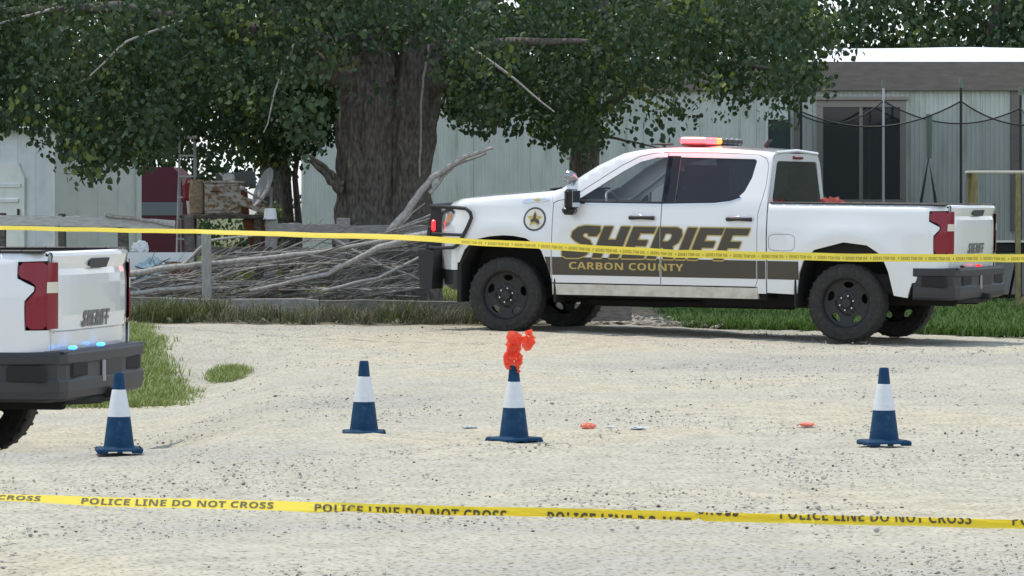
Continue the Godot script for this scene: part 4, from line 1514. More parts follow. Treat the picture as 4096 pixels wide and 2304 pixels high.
func fence(M: Dictionary) -> void:
	var z := -47.0
	var t := thing("rail_fence", "weathered grey wooden rail fence running behind the brush pile", "fence")
	var posts := [[-6.75, 1.30, 0.10], [-6.00, 1.30, 0.10], [-5.28, 1.29, 0.085], [-4.56, 1.25, 0.12], [-3.78, 1.27, 0.115], [-2.84, 1.22, 0.14], [-1.99, 1.24, 0.16], [-1.05, 1.20, 0.13], [-0.1, 1.18, 0.12]]
	rng.seed = 12
	for i in posts.size():
		var p: Array = posts[i]
		var g := rise(p[0], z)
		var b := B.new()
		b.box(Vector3(p[0], (p[1] + g) / 2 - 0.05, z), Vector3(p[2], p[1] - g + 0.1, 0.11), 0.012, Basis(Vector3.BACK, rng.randfn(0, 0.02)))
		put(b, "post", M.old_wood if i == 5 or i == 6 else M.dark_wood, t)
	var rails := [[-7.2, 1.20, -5.28, 1.205], [-5.30, 1.20, -4.56, 1.19], [-4.58, 1.185, -3.95, 1.15], [-2.86, 1.12, -1.98, 1.10], [-2.0, 1.10, -0.95, 1.085], [-0.97, 1.085, 0.4, 1.06]]
	for i in rails.size():
		var r: Array = rails[i]
		var b := B.new()
		board(b, Vector3(r[0], r[1], z + 0.085 + 0.008 * (i % 2)), Vector3(r[2], r[3], z + 0.085 + 0.008 * (i % 2)), 0.125, 0.035, 100 + i)
		put(b, "rail", M.old_rail_pale if i < 3 else M.old_wood, t)
	for i in 3:
		var r: Array = [[-3.80, 0.85, -2.82, 0.845], [-2.86, 0.845, -1.96, 0.83], [-2.0, 0.83, -0.2, 0.80]][i]
		var b := B.new()
		board(b, Vector3(r[0], r[1], z + 0.085 + 0.008 * (i % 2)), Vector3(r[2], r[3], z + 0.085 + 0.008 * (i % 2)), 0.10, 0.035, 110 + i)
		put(b, "rail", M.dark_wood, t)
	var b := B.new()
	limb(b, [Vector3(-4.75, 1.27, z + 0.15), Vector3(-4.3, 1.20, z + 0.15), Vector3(-3.95, 1.14, z + 0.14)], 0.022, 0.018, 6)
	var st := put(b, "loose_pole", M.twig)
	tag(st, "pale bare pole lying along the fence rail by the shed", "pole")
	# low retaining planks
	t = thing("low_plank_wall", "low grey plank edging under the brush pile", "edging")
	for row in 2:
		for i in 5:
			b = B.new()
			var x0 := -7.4 + 1.75 * i - 0.6 * row
			var yy := 0.295 - 0.022 * i - 0.225 * row
			board(b, Vector3(x0, yy, -44.8 + 0.02 * (i % 2)), Vector3(x0 + 1.74, yy - 0.015, -44.8 + 0.02 * (i % 2)), 0.205, 0.06, 120 + i + 10 * row)
			put(b, "plank", M.plank_brown if (i + row) % 2 else M.old_wood, t)
	b = B.new()
	b.box(Vector3(-3.43, 0.57, -44.95), Vector3(0.105, 1.06, 0.10), 0.012, Basis(Vector3.BACK, 0.01))
	st = put(b, "fence_post", M.old_wood_pale)
	tag(st, "pale squared post standing in front of the brush pile", "post")

func brush(M: Dictionary) -> void:
	var t := thing("brush_pile", "heap of cut grey branches piled against the fence", "brush pile", Vector3(-2.7, 0, -45.8))
	rng.seed = 9
	for i in 175:
		var u := rng.randf()
		var x0 := lerpf(-1.75, 1.3, u) + rng.randfn(0, 0.25)
		var len := rng.randf_range(0.8, 2.3)
		var top := 0.30 + 0.55 * clampf((x0 + 1.7) / 3.2, 0.15, 1.0)
		var h := 0.12 + rng.randf() * top
		var up := rng.randfn(0.15, 0.17)
		var a := Vector3(x0 - len / 2, h - up * len * 0.5 + 0.12, rng.randf_range(-0.7, 0.55))
		var e := Vector3(x0 + len / 2, h + up * len * 0.5 + 0.12, a.z + rng.randfn(0, 0.25))
		a.x = maxf(a.x, -1.75)
		e.x = minf(e.x, 1.85)
		a.y = maxf(a.y, 0.16)
		e.z = clampf(e.z, -0.75, 0.65)
		var m := a.lerp(e, 0.5) + Vector3(0, rng.randfn(0.0, 0.06), rng.randfn(0, 0.04))
		m.y = maxf(m.y, 0.16)
		var b := B.new()
		var r := 0.005 + 0.017 * pow(rng.randf(), 2.2)
		limb(b, [a, m, e], r, r * 0.55, 6)
		for fork in 1 + rng.randi() % 3:
			var fs := a.lerp(e, rng.randf_range(0.3, 0.8))
			limb(b, [fs.lerp(m, 0.3), fs.lerp(e, 0.55) + Vector3(rng.randfn(0, 0.1), rng.randf_range(-0.08, 0.24), rng.randfn(0, 0.15))], r * 0.55, r * 0.25, 5)
		put(b, "branch", [M.twig, M.twig_grey, M.twig_grey, M.twig_dark][rng.randi() % 4], t)
	for L in [[[Vector3(-1.72, 0.60, 0.62), Vector3(-1.0, 0.69, 0.60), Vector3(-0.3, 0.76, 0.6), Vector3(0.6, 0.86, 0.5), Vector3(1.7, 1.08, 0.3)], 0.040, 0.02], [[Vector3(-0.25, 0.42, 0.6), Vector3(0.6, 0.60, 0.55), Vector3(1.2, 0.90, 0.45), Vector3(1.75, 1.06, 0.4)], 0.02, 0.048], [[Vector3(-1.75, 0.38, 0.66), Vector3(-1.0, 0.44, 0.64), Vector3(-0.5, 0.45, 0.6)], 0.03, 0.02], [[Vector3(-1.05, 0.70, 0.6), Vector3(-0.7, 0.98, 0.55), Vector3(-0.1, 1.06, 0.5)], 0.022, 0.01], [[Vector3(0.55, 0.42, 0.66), Vector3(1.2, 0.56, 0.66), Vector3(1.75, 0.84, 0.6)], 0.022, 0.016]]:
		var b := B.new()
		limb(b, L[0], L[1], L[2], 8)
		put(b, "branch", M.twig, t)
	var b := B.new()
	limb(b, [Vector3(-1.62, 0.85, -46.4), Vector3(-1.25, 1.28, -46.6), Vector3(-0.9, 1.70, -46.7), Vector3(-0.62, 1.92, -46.7), Vector3(-0.22, 2.06, -46.7)], 0.055, 0.018, 9)
	limb(b, [Vector3(-0.98, 1.52, -46.7), Vector3(-0.66, 1.84, -46.8), Vector3(-0.30, 2.0, -46.8)], 0.03, 0.012, 7)
	limb(b, [Vector3(-1.62, 0.85, -46.4), Vector3(-1.95, 0.45, -46.2)], 0.055, 0.06, 9)
	var o := put(b, "leaning_branch", M.twig)
	tag(o, "long bare grey branch leaning up from the brush pile past the thick trunk", "branch")


# ---------------------------------------------------------------- shed, van, junk
func shed(M: Dictionary) -> void:
	var g := rise(-6.5, -53)
	var t := thing("garden_shed", "pale shed with a door at the left edge", "shed", Vector3(-6.05, g, -53.0), PI / 4)
	var b := B.new()
	var h := 2.14
	for i in 4:                      # right face, in sheets
		b = B.new()
		b.box(Vector3(0.18 + 0.35 * i, h / 2, 0), Vector3(0.348, h, 0.03), 0.003)
		put(b, "wall_panel", M.shed_white, t)
	for i in 7:
		b = B.new()
		b.box(Vector3(0, h / 2, -0.2 - 0.39 * i), Vector3(0.03, h, 0.386), 0.003)
		put(b, "wall_panel", M.shed_white_shaded, t)
	for i in 7:
		b = B.new()
		b.box(Vector3(1.42, h / 2, -0.2 - 0.39 * i), Vector3(0.03, h, 0.388), 0.003)
		put(b, "wall_panel", M.shed_white, t)
	b = B.new()
	b.box(Vector3(0.71, h / 2, -2.74), Vector3(1.44, h, 0.03), 0.003)
	put(b, "back_wall", M.shed_white, t)
	for c in [[0.0, 0.02], [1.40, 0.02]]:
		b = B.new()
		b.box(Vector3(c[0], h / 2, c[1]), Vector3(0.09, h, 0.05), 0.006)
		put(b, "corner_trim", M.shed_white, t)
	b = B.new()
	b.slab(poly([[-0.12, h], [1.53, h], [1.53, h + 0.05], [0.71, h + 0.11], [-0.12, h + 0.05]]), 2.95, Transform3D(Basis(), Vector3(0, 0, -2.85)))
	put(b, "roof", M.roof_grey, t)
	b = B.new()
	b.slab(poly([[-1.72, 0.06], [-0.60, 0.06], [-0.60, 1.52], [-0.74, 1.72], [-1.58, 1.72], [-1.72, 1.52]]), 0.035, Transform3D(Basis(Vector3(0, 0, 1), Vector3.UP, Vector3(-1, 0, 0)), Vector3(-0.017, 0, 0)))
	var d := put(b, "door", M.shed_white, t)
	b = B.new()
	for p in [[Vector3(-0.06, 1.42, -1.16), Vector3(0.02, 0.05, 1.0)], [Vector3(-0.06, 1.22, -1.16), Vector3(0.02, 0.05, 0.9)]]:
		b.box(p[0], p[1], 0.004)
	put(b, "door_brace", M.shed_white_shaded, d)
	b = B.new()
	b.box(Vector3(-0.075, 1.05, -0.70), Vector3(0.03, 0.12, 0.025), 0.006)
	put(b, "latch", M.black_steel, d)

func van(M: Dictionary) -> void:
	var g := 0.2
	var t := thing("parked_van", "maroon van with a grey lower band parked behind the shed", "van", Vector3(-6.9, g, -58.0))
	var b := B.new()
	b.slab(poly([[-2.3, 0.45], [2.2, 0.45], [2.28, 0.9], [2.25, 1.22], [2.16, 1.62], [2.05, 1.72], [-0.9, 1.75], [-1.5, 1.30], [-2.3, 1.10]]), 1.75, Transform3D(Basis(), Vector3(0, 0, -0.87)))
	put(b, "body", M.maroon, t)
	b = B.new()
	b.box(Vector3(0.1, 1.12, 0.885), Vector3(4.2, 0.19, 0.03), 0.008)
	put(b, "side_band", M.bumper_grey_light, t)
	for w in [[-0.65, 0.75], [0.40, 1.1]]:
		b = B.new()
		b.box(Vector3(w[0], 1.50, 0.878), Vector3(w[1], 0.30, 0.012), 0.004)
		put(b, "window", M.glass_rear, t)
	b = B.new()
	b.box(Vector3(2.28, 0.62, 0), Vector3(0.16, 0.22, 1.7), 0.04)
	put(b, "bumper", M.bumper_grey_light, t)
	for wx in [-1.45, 1.45]:
		for s in [-1, 1]:
			b = B.new()
			b.lathe([Vector2(0.0, 0.08), Vector2(0.2, 0.09), Vector2(0.30, 0.09), Vector2(0.34, 0.05), Vector2(0.34, -0.09)], Vector3(wx, 0.34, s * 0.82), Basis(Vector3.RIGHT, PI / 2 * s), 24)
			put(b, "wheel", M.rubber, t)

func junk(M: Dictionary) -> void:
	var g := rise(-3.6, -49.5)
	var t := thing("junk_bench", "plank workbench behind the fence carrying rusty junk", "bench", Vector3(-3.55, g, -49.5))
	var y := 1.245 - g
	for i in 3:
		var b := B.new()
		b.box(Vector3(0, y, -0.22 + 0.22 * i), Vector3(1.08, 0.05, 0.21), 0.008)
		put(b, "plank", M.dark_wood, t)
	for c in [[-0.42, -0.25], [0.42, -0.25], [-0.42, 0.25], [0.42, 0.25]]:
		var b := B.new()
		b.box(Vector3(c[0], y / 2 - 0.05, c[1]), Vector3(0.09, y + 0.05, 0.09), 0.01)
		put(b, "leg", M.dark_wood, t)
	var top := 1.272
	# rusty stove
	t = thing("rusty_stove", "rust streaked off-white stove on the junk bench", "stove", Vector3(-3.56, top, -49.5))
	var b := B.new()
	b.box(Vector3(0, 0.19, 0), Vector3(0.46, 0.38, 0.42), 0.02)
	b.box(Vector3(0, 0.40, -0.02), Vector3(0.50, 0.03, 0.46), 0.008)
	put(b, "body", M.rusty_white, t)
	b = B.new()
	b.box(Vector3(0.0, 0.16, 0.218), Vector3(0.38, 0.22, 0.02), 0.01)
	var dd := put(b, "door", M.rusty_white2, t)
	b = B.new()
	b.tube([Vector3(-0.15, 0.285, 0.25), Vector3(0.15, 0.285, 0.25)], [0.01, 0.01], 8)
	put(b, "handle", M.rust, dd)
	b = B.new()
	b.box(Vector3(0.265, 0.15, 0.16), Vector3(0.08, 0.34, 0.1), 0.012, Basis(Vector3.BACK, 0.08))
	put(b, "side_panel", M.rust, t)
	# barrel
	b = B.new()
	b.lathe([Vector2(0.0, 0.0), Vector2(0.08, 0.0), Vector2(0.092, 0.02), Vector2(0.10, 0.14), Vector2(0.103, 0.22), Vector2(0.098, 0.32), Vector2(0.085, 0.42), Vector2(0.08, 0.43), Vector2(0.0, 0.42)], Vector3.ZERO, Basis(), 24)
	var o := put(b, "keg", M.tan_rust)
	o.position = Vector3(-3.89, top, -49.42)
	tag(o, "tan rusted metal keg between the stove and the red can", "keg")
	# red fuel can, on a crate
	t = thing("fuel_can", "bright red fuel can hanging on the stepladder", "fuel can", Vector3(-4.02, 1.44, -49.85))
	b = B.new()
	b.box(Vector3(0, 0.11, 0), Vector3(0.15, 0.22, 0.2), 0.03)
	put(b, "body", M.red_plastic, t)
	b = B.new()
	b.tube([Vector3(-0.04, 0.22, 0), Vector3(-0.03, 0.27, 0), Vector3(0.03, 0.27, 0), Vector3(0.05, 0.21, 0)], [0.012, 0.012, 0.012, 0.012], 8)
	put(b, "handle", M.red_plastic, t)
	b = B.new()
	b.tube([Vector3(0.05, 0.21, 0.03), Vector3(0.10, 0.29, 0.03)], [0.016, 0.010], 8)
	put(b, "spout", M.black_plastic, t)
	# enamel kettle
	t = thing("enamel_kettle", "small white enamel kettle on top of the rusty stove", "kettle", Vector3(-3.50, top + 0.415, -49.45))
	b = B.new()
	b.lathe([Vector2(0.0, 0.0), Vector2(0.07, 0.0), Vector2(0.08, 0.03), Vector2(0.065, 0.08), Vector2(0.03, 0.10), Vector2(0.0, 0.105)], Vector3.ZERO, Basis(), 18)
	put(b, "body", M.white_plastic, t)
	b = B.new()
	b.tube([Vector3(-0.06, 0.05, 0), Vector3(-0.12, 0.10, 0)], [0.014, 0.009], 8)
	put(b, "spout", M.white_plastic, t)
	b = B.new()
	b.tube([Vector3(-0.05, 0.08, 0), Vector3(-0.03, 0.15, 0), Vector3(0.03, 0.15, 0), Vector3(0.05, 0.08, 0)], [0.006, 0.006, 0.006, 0.006], 6)
	put(b, "handle", M.black_plastic, t)
	# stepladder
	g = rise(-4.05, -50)
	t = thing("stepladder", "tall aluminium stepladder standing by the shed", "ladder", Vector3(-4.06, g, -50.0))
	for s in [-1, 1]:
		b = B.new()
		b.box(Vector3(s * 0.105, 1.02, 0.16), Vector3(0.022, 2.08, 0.05), 0.004, Basis(Vector3.BACK, s * 0.015) * Basis(Vector3.RIGHT, -0.14))
		put(b, "side_rail", M.aluminium, t)
		b = B.new()
		b.box(Vector3(s * 0.10, 1.0, -0.20), Vector3(0.02, 2.04, 0.03), 0.004, Basis(Vector3.RIGHT, 0.18))
		put(b, "rear_leg", M.aluminium, t)
	for k in 7:
		b = B.new()
		b.box(Vector3(0, 0.26 + 0.26 * k, 0.30 - 0.26 * k * 0.141), Vector3(0.20, 0.025, 0.07), 0.004)
		put(b, "step", M.aluminium, t)
	b = B.new()
	b.box(Vector3(0, 2.05, 0), Vector3(0.26, 0.04, 0.14), 0.01)
	put(b, "top_cap", M.aluminium, t)
	# satellite dish
	g = rise(-3.0, -49)
	t = thing("satellite_dish", "grey satellite dish turned nearly edge-on behind the fence", "satellite dish", Vector3(-3.0, g, -48.9))
	b = B.new()
	var ax := Basis(Vector3(0, 0, 1), 1.15) * Basis(Vector3.RIGHT, 0.35)
	var prof := []
	for k in 9:
		var r := 0.25 * k / 8.0
		prof.append(Vector2(maxf(r, 0.0001), 0.9 * r * r))
	prof.append(Vector2(0.256, 0.06))
	for k in 9:
		var r := 0.25 * (8 - k) / 8.0
		prof.append(Vector2(maxf(r, 0.0001), 0.9 * r * r - 0.012))
	b.lathe(prof, Vector3(0.0, 1.59 - g, 0), ax, 32)
	put(b, "reflector", M.dish_grey, t)
	b = B.new()
	b.tube([Vector3(0.05, -0.05, 0), Vector3(0.05, 1.50 - g, 0)], [0.025, 0.025], 10)
	b.box(Vector3(0.04, 1.55 - g, 0), Vector3(0.07, 0.12, 0.08), 0.01)
	put(b, "mast", M.grey_metal, t)
	b = B.new()
	b.tube([Vector3(0.0, 1.42 - g, 0.1), Vector3(-0.28, 1.58 - g, 0.12)], [0.012, 0.012], 8)
	b.box(Vector3(-0.29, 1.59 - g, 0.12), Vector3(0.07, 0.05, 0.05), 0.01)
	put(b, "feed_arm", M.grey_metal, t)
	t = thing("white_bucket", "small white bucket upside down on a fence post near the dish", "bucket", Vector3(-2.84, 1.222, -47.0))
	b = B.new()
	b.lathe([Vector2(0.085, 0.0), Vector2(0.085, 0.012), Vector2(0.078, 0.014), Vector2(0.065, 0.13), Vector2(0.0, 0.132)], Vector3.ZERO, Basis(), 20)
	put(b, "pail", M.white_plastic, t)
	b = B.new()
	b.tube([Vector3(-0.08, 0.02, 0.02), Vector3(-0.05, 0.0, 0.09), Vector3(0.05, 0.0, 0.09), Vector3(0.08, 0.02, 0.02)], [0.004, 0.004, 0.004, 0.004], 6)
	put(b, "handle", M.grey_metal, t)
	for L in [["rusty_sheet", "bent rust brown sheet leaning against the end of the junk bench", Vector3(-3.12, 0.95, -49.3), Vector3(0.24, 0.62, 0.015), 0.32, M.rust], ["rusty_sheet", "long rusty off-white sheet lying across the stove front", Vector3(-3.30, 1.44, -49.12), Vector3(0.62, 0.12, 0.02), -0.42, M.rusty_white], ["rusty_sheet", "grey sheet of metal propped up behind the rusty stove", Vector3(-3.45, 1.70, -49.95), Vector3(0.50, 0.20, 0.015), 0.06, M.bumper_grey_light]]:
		b = B.new()
		board(b, -Vector3(L[3].x / 2, 0, 0), Vector3(L[3].x / 2, 0, 0), L[3].y, L[3].z, 141)
		var o2 := put(b, L[0], L[5])
		o2.position = L[2]
		o2.rotation.z = L[4]
		tag(o2, L[1], "sheet metal")
	# trough, crate, bags
	g = rise(-4.2, -46.4)
	t = thing("stock_trough", "long pale galvanised trough lying at the fence by the left pickup", "trough", Vector3(-4.12, g, -46.6))
	b = B.new()
	b.slab(poly([[-0.36, 0.40], [0.36, 0.40], [0.40, 0.70], [-0.40, 0.70]]), 0.02, Transform3D(Basis(), Vector3(0, 0, 0.18)))
	b.slab(poly([[-0.36, 0.40], [0.36, 0.40], [0.40, 0.70], [-0.40, 0.70]]), 0.02, Transform3D(Basis(), Vector3(0, 0, -0.2)))
	b.box(Vector3(0, 0.40, 0), Vector3(0.72, 0.02, 0.38), 0.004)
	for s in [-1, 1]:
		b.box(Vector3(s * 0.38, 0.55, 0), Vector3(0.02, 0.31, 0.38), 0.004, Basis(Vector3.BACK, -s * 0.13))
	put(b, "tub", M.shed_white, t)
	for s in [-1, 1]:
		b = B.new()
		b.box(Vector3(s * 0.28, 0.19, 0), Vector3(0.06, 0.42, 0.34), 0.008)
		put(b, "leg", M.dark_wood, t)
	for L in [["plastic_bag", "white plastic bag caught on the fence above the trough", "bag", Vector3(-4.33, 0.885, -46.6), Vector3(0.085, 0.075, 0.06), M.white_plastic, 5], ["cloth_bundle", "crumpled pale blue cloth in front of the trough", "cloth", Vector3(-4.15, 0.62, -46.05), Vector3(0.15, 0.13, 0.1), M.blue_cloth, 6], ["rusty_drum", "dark red-brown lump of scrap beside the blue cloth", "scrap", Vector3(-3.86, 0.60, -46.1), Vector3(0.14, 0.11, 0.1), M.rust, 7]]:
		var q := put(crumple(L[4], L[6], 0.5), L[0], L[5])
		q.position = L[3]
		tag(q, L[1], L[2])
	# small things that hold those up: a low board stack
	t = thing("board_stack", "short stack of weathered boards in front of the trough", "boards", Vector3(-4.0, rise(-4.0, -46.1), -46.08))
	for k in 5:
		b = B.new()
		b.box(Vector3(0.02 * (k % 2), 0.04 + 0.075 * k, 0), Vector3(0.72, 0.07, 0.2), 0.006, Basis(Vector3.UP, 0.04 * (k % 3 - 1)))
		put(b, "plank", M.dark_wood if k % 2 else M.old_wood, t)

func crumple(r: Vector3, sd: int, amp: float) -> B:
	var s := SphereMesh.new()
	s.radius = 1.0
	s.height = 2.0
	s.radial_segments = 26
	s.rings = 14
	var a := s.get_mesh_arrays()
	var v: PackedVector3Array = a[Mesh.ARRAY_VERTEX]
	var f := FastNoiseLite.new()
	f.seed = sd
	f.frequency = 1.1
	f.fractal_octaves = 3
	f.fractal_type = FastNoiseLite.FRACTAL_RIDGED
	for i in v.size():
		v[i] = v[i] * (1.0 + amp * f.get_noise_3dv(v[i])) * r
	var b := B.new()
	var idx: PackedInt32Array = a[Mesh.ARRAY_INDEX]
	for i in range(0, idx.size(), 3):
		b.flat(v[idx[i]], v[idx[i + 1]], v[idx[i + 2]], Vector3.ZERO)
	return b


# ---------------------------------------------------------------- mobile home
func home(M: Dictionary) -> void:
	var z := -58.3
	var t := thing("mobile_home", "long pale ribbed mobile home with a white roof and brown fascia", "mobile home", Vector3(0, 0.1, z))
	var x0 := -3.03
	var pw := 0.82
	var ribs := 12
	var sheet_b := B.new()          # one ribbed siding sheet, shared
	var hh := 2.45
	var y0 := 0.55
	for k in ribs:
		var a := pw * k / ribs
		var w := pw / ribs
		var pr := [Vector2(a, 0), Vector2(a + w * 0.62, 0), Vector2(a + w * 0.72, 0.018), Vector2(a + w * 0.90, 0.018), Vector2(a + w, 0)]
		for j in 4:
			sheet_b.quad(Vector3(pr[j].x, y0, pr[j].y), Vector3(pr[j + 1].x, y0, pr[j + 1].y), Vector3(pr[j + 1].x, y0 + hh, pr[j + 1].y), Vector3(pr[j].x, y0 + hh, pr[j].y))
	sheet_b.quad(Vector3(0, y0, -0.03), Vector3(pw, y0, -0.03), Vector3(pw, y0 + hh, -0.03), Vector3(0, y0 + hh, -0.03))
	var sm := sheet_b.mesh()
	for i in 17:
		var o := put_mesh(sm, "siding_sheet", M.siding if i % 3 else M.siding2, t)
		o.position = Vector3(x0 + (pw + 0.004) * i, 0, 0)
	var x1 := x0 + (pw + 0.004) * 17
	var b := B.new()
	b.box(Vector3((x0 + x1) / 2, 0.26, -0.05), Vector3(x1 - x0, 0.58, 0.05), 0.004)
	put(b, "skirting", M.skirting, t)
	for s in [x0 - 0.02, x1 + 0.02]:
		b = B.new()
		b.box(Vector3(s, 1.6, -2.0), Vector3(0.04, 2.9, 4.06), 0.01)
		put(b, "end_wall", M.siding, t)
	b = B.new()
	b.box(Vector3((x0 + x1) / 2, 1.6, -4.0), Vector3(x1 - x0, 2.9, 0.05), 0.01)
	put(b, "back_wall", M.siding, t)
	b = B.new()
	b.box(Vector3((x0 + x1) / 2, 3.15, 0.06), Vector3(x1 - x0 + 0.3, 0.42, 0.07), 0.008)
	put(b, "fascia", M.fascia, t)
	b = B.new()
	rng.seed = 3
	var eave := []
	var n := 34
	for i in n + 1:
		eave.append([lerpf(x0 - 0.16, x1 + 0.16, float(i) / n), nz.get_noise_1d(i * 7.0) * 0.035])
	for i in n:
		for e in [[0.10, 3.362, -1.75, 3.63], [-1.75, 3.63, -4.2, 3.36]]:
			b.quad(Vector3(eave[i][0], e[1], e[0]), Vector3(eave[i + 1][0], e[1], e[0]), Vector3(eave[i + 1][0], e[3] + eave[i + 1][1], e[2]), Vector3(eave[i][0], e[3] + eave[i][1], e[2]), Vector3(eave[i][0], 0, -2))
	b.box(Vector3((x0 + x1) / 2, 3.345, -2.0), Vector3(x1 - x0 + 0.3, 0.03, 4.1), 0.004)
	var rf := put(b, "roof", M.roof_white, t)
	b = B.new()
	b.box(Vector3(2.55, 3.66, -1.4), Vector3(0.30, 0.22, 0.3), 0.02)
	put(b, "roof_vent", M.roof_white, rf)
	# the wide window
	var wx := 5.09
	var wy := 2.13
	var w := Node3D.new()
	w.name = "window"
	t.add_child(w, true)
	w.position = Vector3(wx, wy - 0.1, 0.03)
	for e in [[Vector3(0, 0.72, 0), Vector3(1.30, 0.10, 0.06)], [Vector3(0, -0.72, 0), Vector3(1.30, 0.09, 0.06)], [Vector3(-0.605, 0, 0), Vector3(0.09, 1.345, 0.06)], [Vector3(0.605, 0, 0), Vector3(0.09, 1.345, 0.06)], [Vector3(-0.01, 0, 0.0), Vector3(0.045, 1.345, 0.045)], [Vector3(0, 0.80, 0.02), Vector3(1.36, 0.055, 0.08)]]:
		b = B.new()
		b.box(e[0], e[1], 0.006)
		put(b, "frame", M.window_frame, w)
	for e in [[-0.30, 0.535], [0.295, 0.535]]:
		b = B.new()
		b.box(Vector3(e[0], 0, -0.005), Vector3(e[1], 1.34, 0.012), 0.002)
		put(b, "pane", M.dark_pane, w)
	# plain trim strip and small window left of it
	b = B.new()
	b.box(Vector3(4.16, 1.9, 0.03), Vector3(0.09, 2.2, 0.03), 0.004)
	put(b, "trim_strip", M.fascia, t)
	w = Node3D.new()
	w.name = "window"
	t.add_child(w, true)
	w.position = Vector3(3.88, 2.30, 0.03)
	for e in [[Vector3(0, 0.24, 0), Vector3(0.38, 0.04, 0.05)], [Vector3(0, -0.24, 0), Vector3(0.38, 0.04, 0.05)], [Vector3(-0.17, 0, 0), Vector3(0.04, 0.44, 0.05)], [Vector3(0.17, 0, 0), Vector3(0.04, 0.44, 0.05)]]:
		b = B.new()
		b.box(e[0], e[1], 0.005)
		put(b, "frame", M.siding2, w)
	b = B.new()
	b.box(Vector3(0, 0, -0.005), Vector3(0.30, 0.44, 0.01), 0.002)
	put(b, "pane", M.green_pane, w)
	b = B.new()
	b.box(Vector3(7.33, 1.95, 0.035), Vector3(0.13, 2.1, 0.04), 0.004)
	put(b, "trim_strip", M.fascia, t)
	# porch post and bracket at the left pane
	b = B.new()
	b.box(Vector3(0, 0, 0), Vector3(0.08, 0.7, 0.08), 0.01)

func trampoline(M: Dictionary) -> void:
	var o := Vector3(5.64, rise(5.7, -55) + 0.02, -55.2)
	var t := thing("trampoline", "netted trampoline with green capped poles in front of the mobile home", "trampoline", o)
	var R := 1.95
	var tops := []
	var spots := [[0.36, 1.75, 3.02], [-1.72, 0.95, 2.90], [-1.75, -0.9, 3.0], [-0.33, -2.0, 3.12], [1.55, -1.35, 3.0], [2.15, 0.45, 2.95]]
	for k in 6:
		var p := Vector3(spots[k][0], 0, spots[k][1])
		var hi: float = spots[k][2] - o.y
		var b := B.new()
		b.tube([p, p + Vector3(0, hi, 0)], [0.021, 0.018], 10)
		var po := put(b, "pole", M.aluminium if k == 3 else M.black_steel, t)
		b = B.new()
		b.tube([p + Vector3(0, hi - 0.07, 0.0), p + Vector3(0, hi, 0), p + Vector3(0.01, hi + 0.05, 0)], [0.024, 0.032, 0.026], 10)
		put(b, "pole_cap", M.green_cap, po)
		tops.append(p + Vector3(0, hi - 0.25, 0))
		b = B.new()
		var tn := Vector3(-p.z, 0, p.x).normalized()
		b.tube([p + tn * 0.22, p + tn * 0.03 + Vector3(0, 0.72, 0), p - tn * 0.03 + Vector3(0, 0.72, 0), p - tn * 0.22], [0.02, 0.02, 0.02, 0.02], 8)
		put(b, "leg", M.black_steel, t)
	for k in 6:
		var p: Vector3 = tops[k]
		var q: Vector3 = tops[(k + 1) % 6]
		var line := []
		var rr := []
		for i in 17:
			var u := i / 16.0
			line.append(p.lerp(q, u) - Vector3(0, 0.27 * 4.0 * u * (1 - u), 0))
			rr.append(0.011)
		var b := B.new()
		b.tube(line, rr, 6)
		put(b, "top_rope", M.black_steel, t)
		b = B.new()
		for i in 16:
			var l0: Vector3 = line[i]
			var l1: Vector3 = line[i + 1]
			b.quad(Vector3(l0.x, 0.75, l0.z), Vector3(l1.x, 0.75, l1.z), l1, l0)
		put(b, "net_panel", M.net, t)
	var sb := B.new()
	sb.tube([Vector3(0.19, 1.98, -0.7), Vector3(0.19, 2.6, -0.7)], [0.035, 0.045], 10)
	put(sb, "foam_sleeve", M.green_cap, t)
	sb = B.new()
	sb.tube([Vector3(0.06, 0.7, -0.7), Vector3(0.08, 1.4, -0.7), Vector3(0.18, 1.99, -0.7), Vector3(0.27, 1.45, -0.7), Vector3(0.33, 0.7, -0.7)], [0.022, 0.022, 0.022, 0.022, 0.022], 8)
	put(sb, "splayed_leg", M.black_steel, t)
	var b := B.new()
	var rim := []
	var rr := []
	for k in 33:
		rim.append(Vector3(cos(TAU * k / 32) * (R + 0.03), 0.74, sin(TAU * k / 32) * (R + 0.03)))
		rr.append(0.06)
	b.tube(rim, rr, 10, false)
	put(b, "pad_ring", M.green_cap, t)
	b = B.new()
	b.lathe([Vector2(0.0, 0.73), Vector2(R - 0.1, 0.74), Vector2(R - 0.1, 0.73), Vector2(0.0, 0.72)], Vector3.ZERO, Basis(), 32)
	put(b, "mat", M.liner, t)

func yard_frame(M: Dictionary) -> void:
	var g := rise(6.4, -50)
	var t := thing("yellow_frame_table", "pale topped table on worn yellow legs at the right edge", "table", Vector3(6.42, g, -50.4))
	var b := B.new()
	b.box(Vector3(0.12, 1.80 - g, 0), Vector3(1.60, 0.035, 0.6), 0.008)
	put(b, "top", M.cream, t)
	for c in [[-0.62, 0.26], [-0.08, 0.26], [0.80, 0.26], [-0.62, -0.26], [0.80, -0.26]]:
		b = B.new()
		b.box(Vector3(c[0], 0.89 - g / 2, c[1]), Vector3(0.07, 1.80 - g, 0.07), 0.01)
		put(b, "leg", M.yellow_wood, t)
	b = B.new()
	b.box(Vector3(0.1, 0.83, 0), Vector3(1.36, 0.12, 0.5), 0.015)
	put(b, "shelf", M.liner, t)
	b = B.new()
	b.box(Vector3(0.1, 0.905, 0.0), Vector3(1.40, 0.02, 0.55), 0.005)
	put(b, "shelf_edge", M.cream, t)
	b = B.new()
	b.box(Vector3(0.22, 0.45, 0.30), Vector3(0.05, 0.95, 0.04), 0.006, Basis(Vector3.BACK, -0.75))
	put(b, "brace", M.yellow_wood, t)


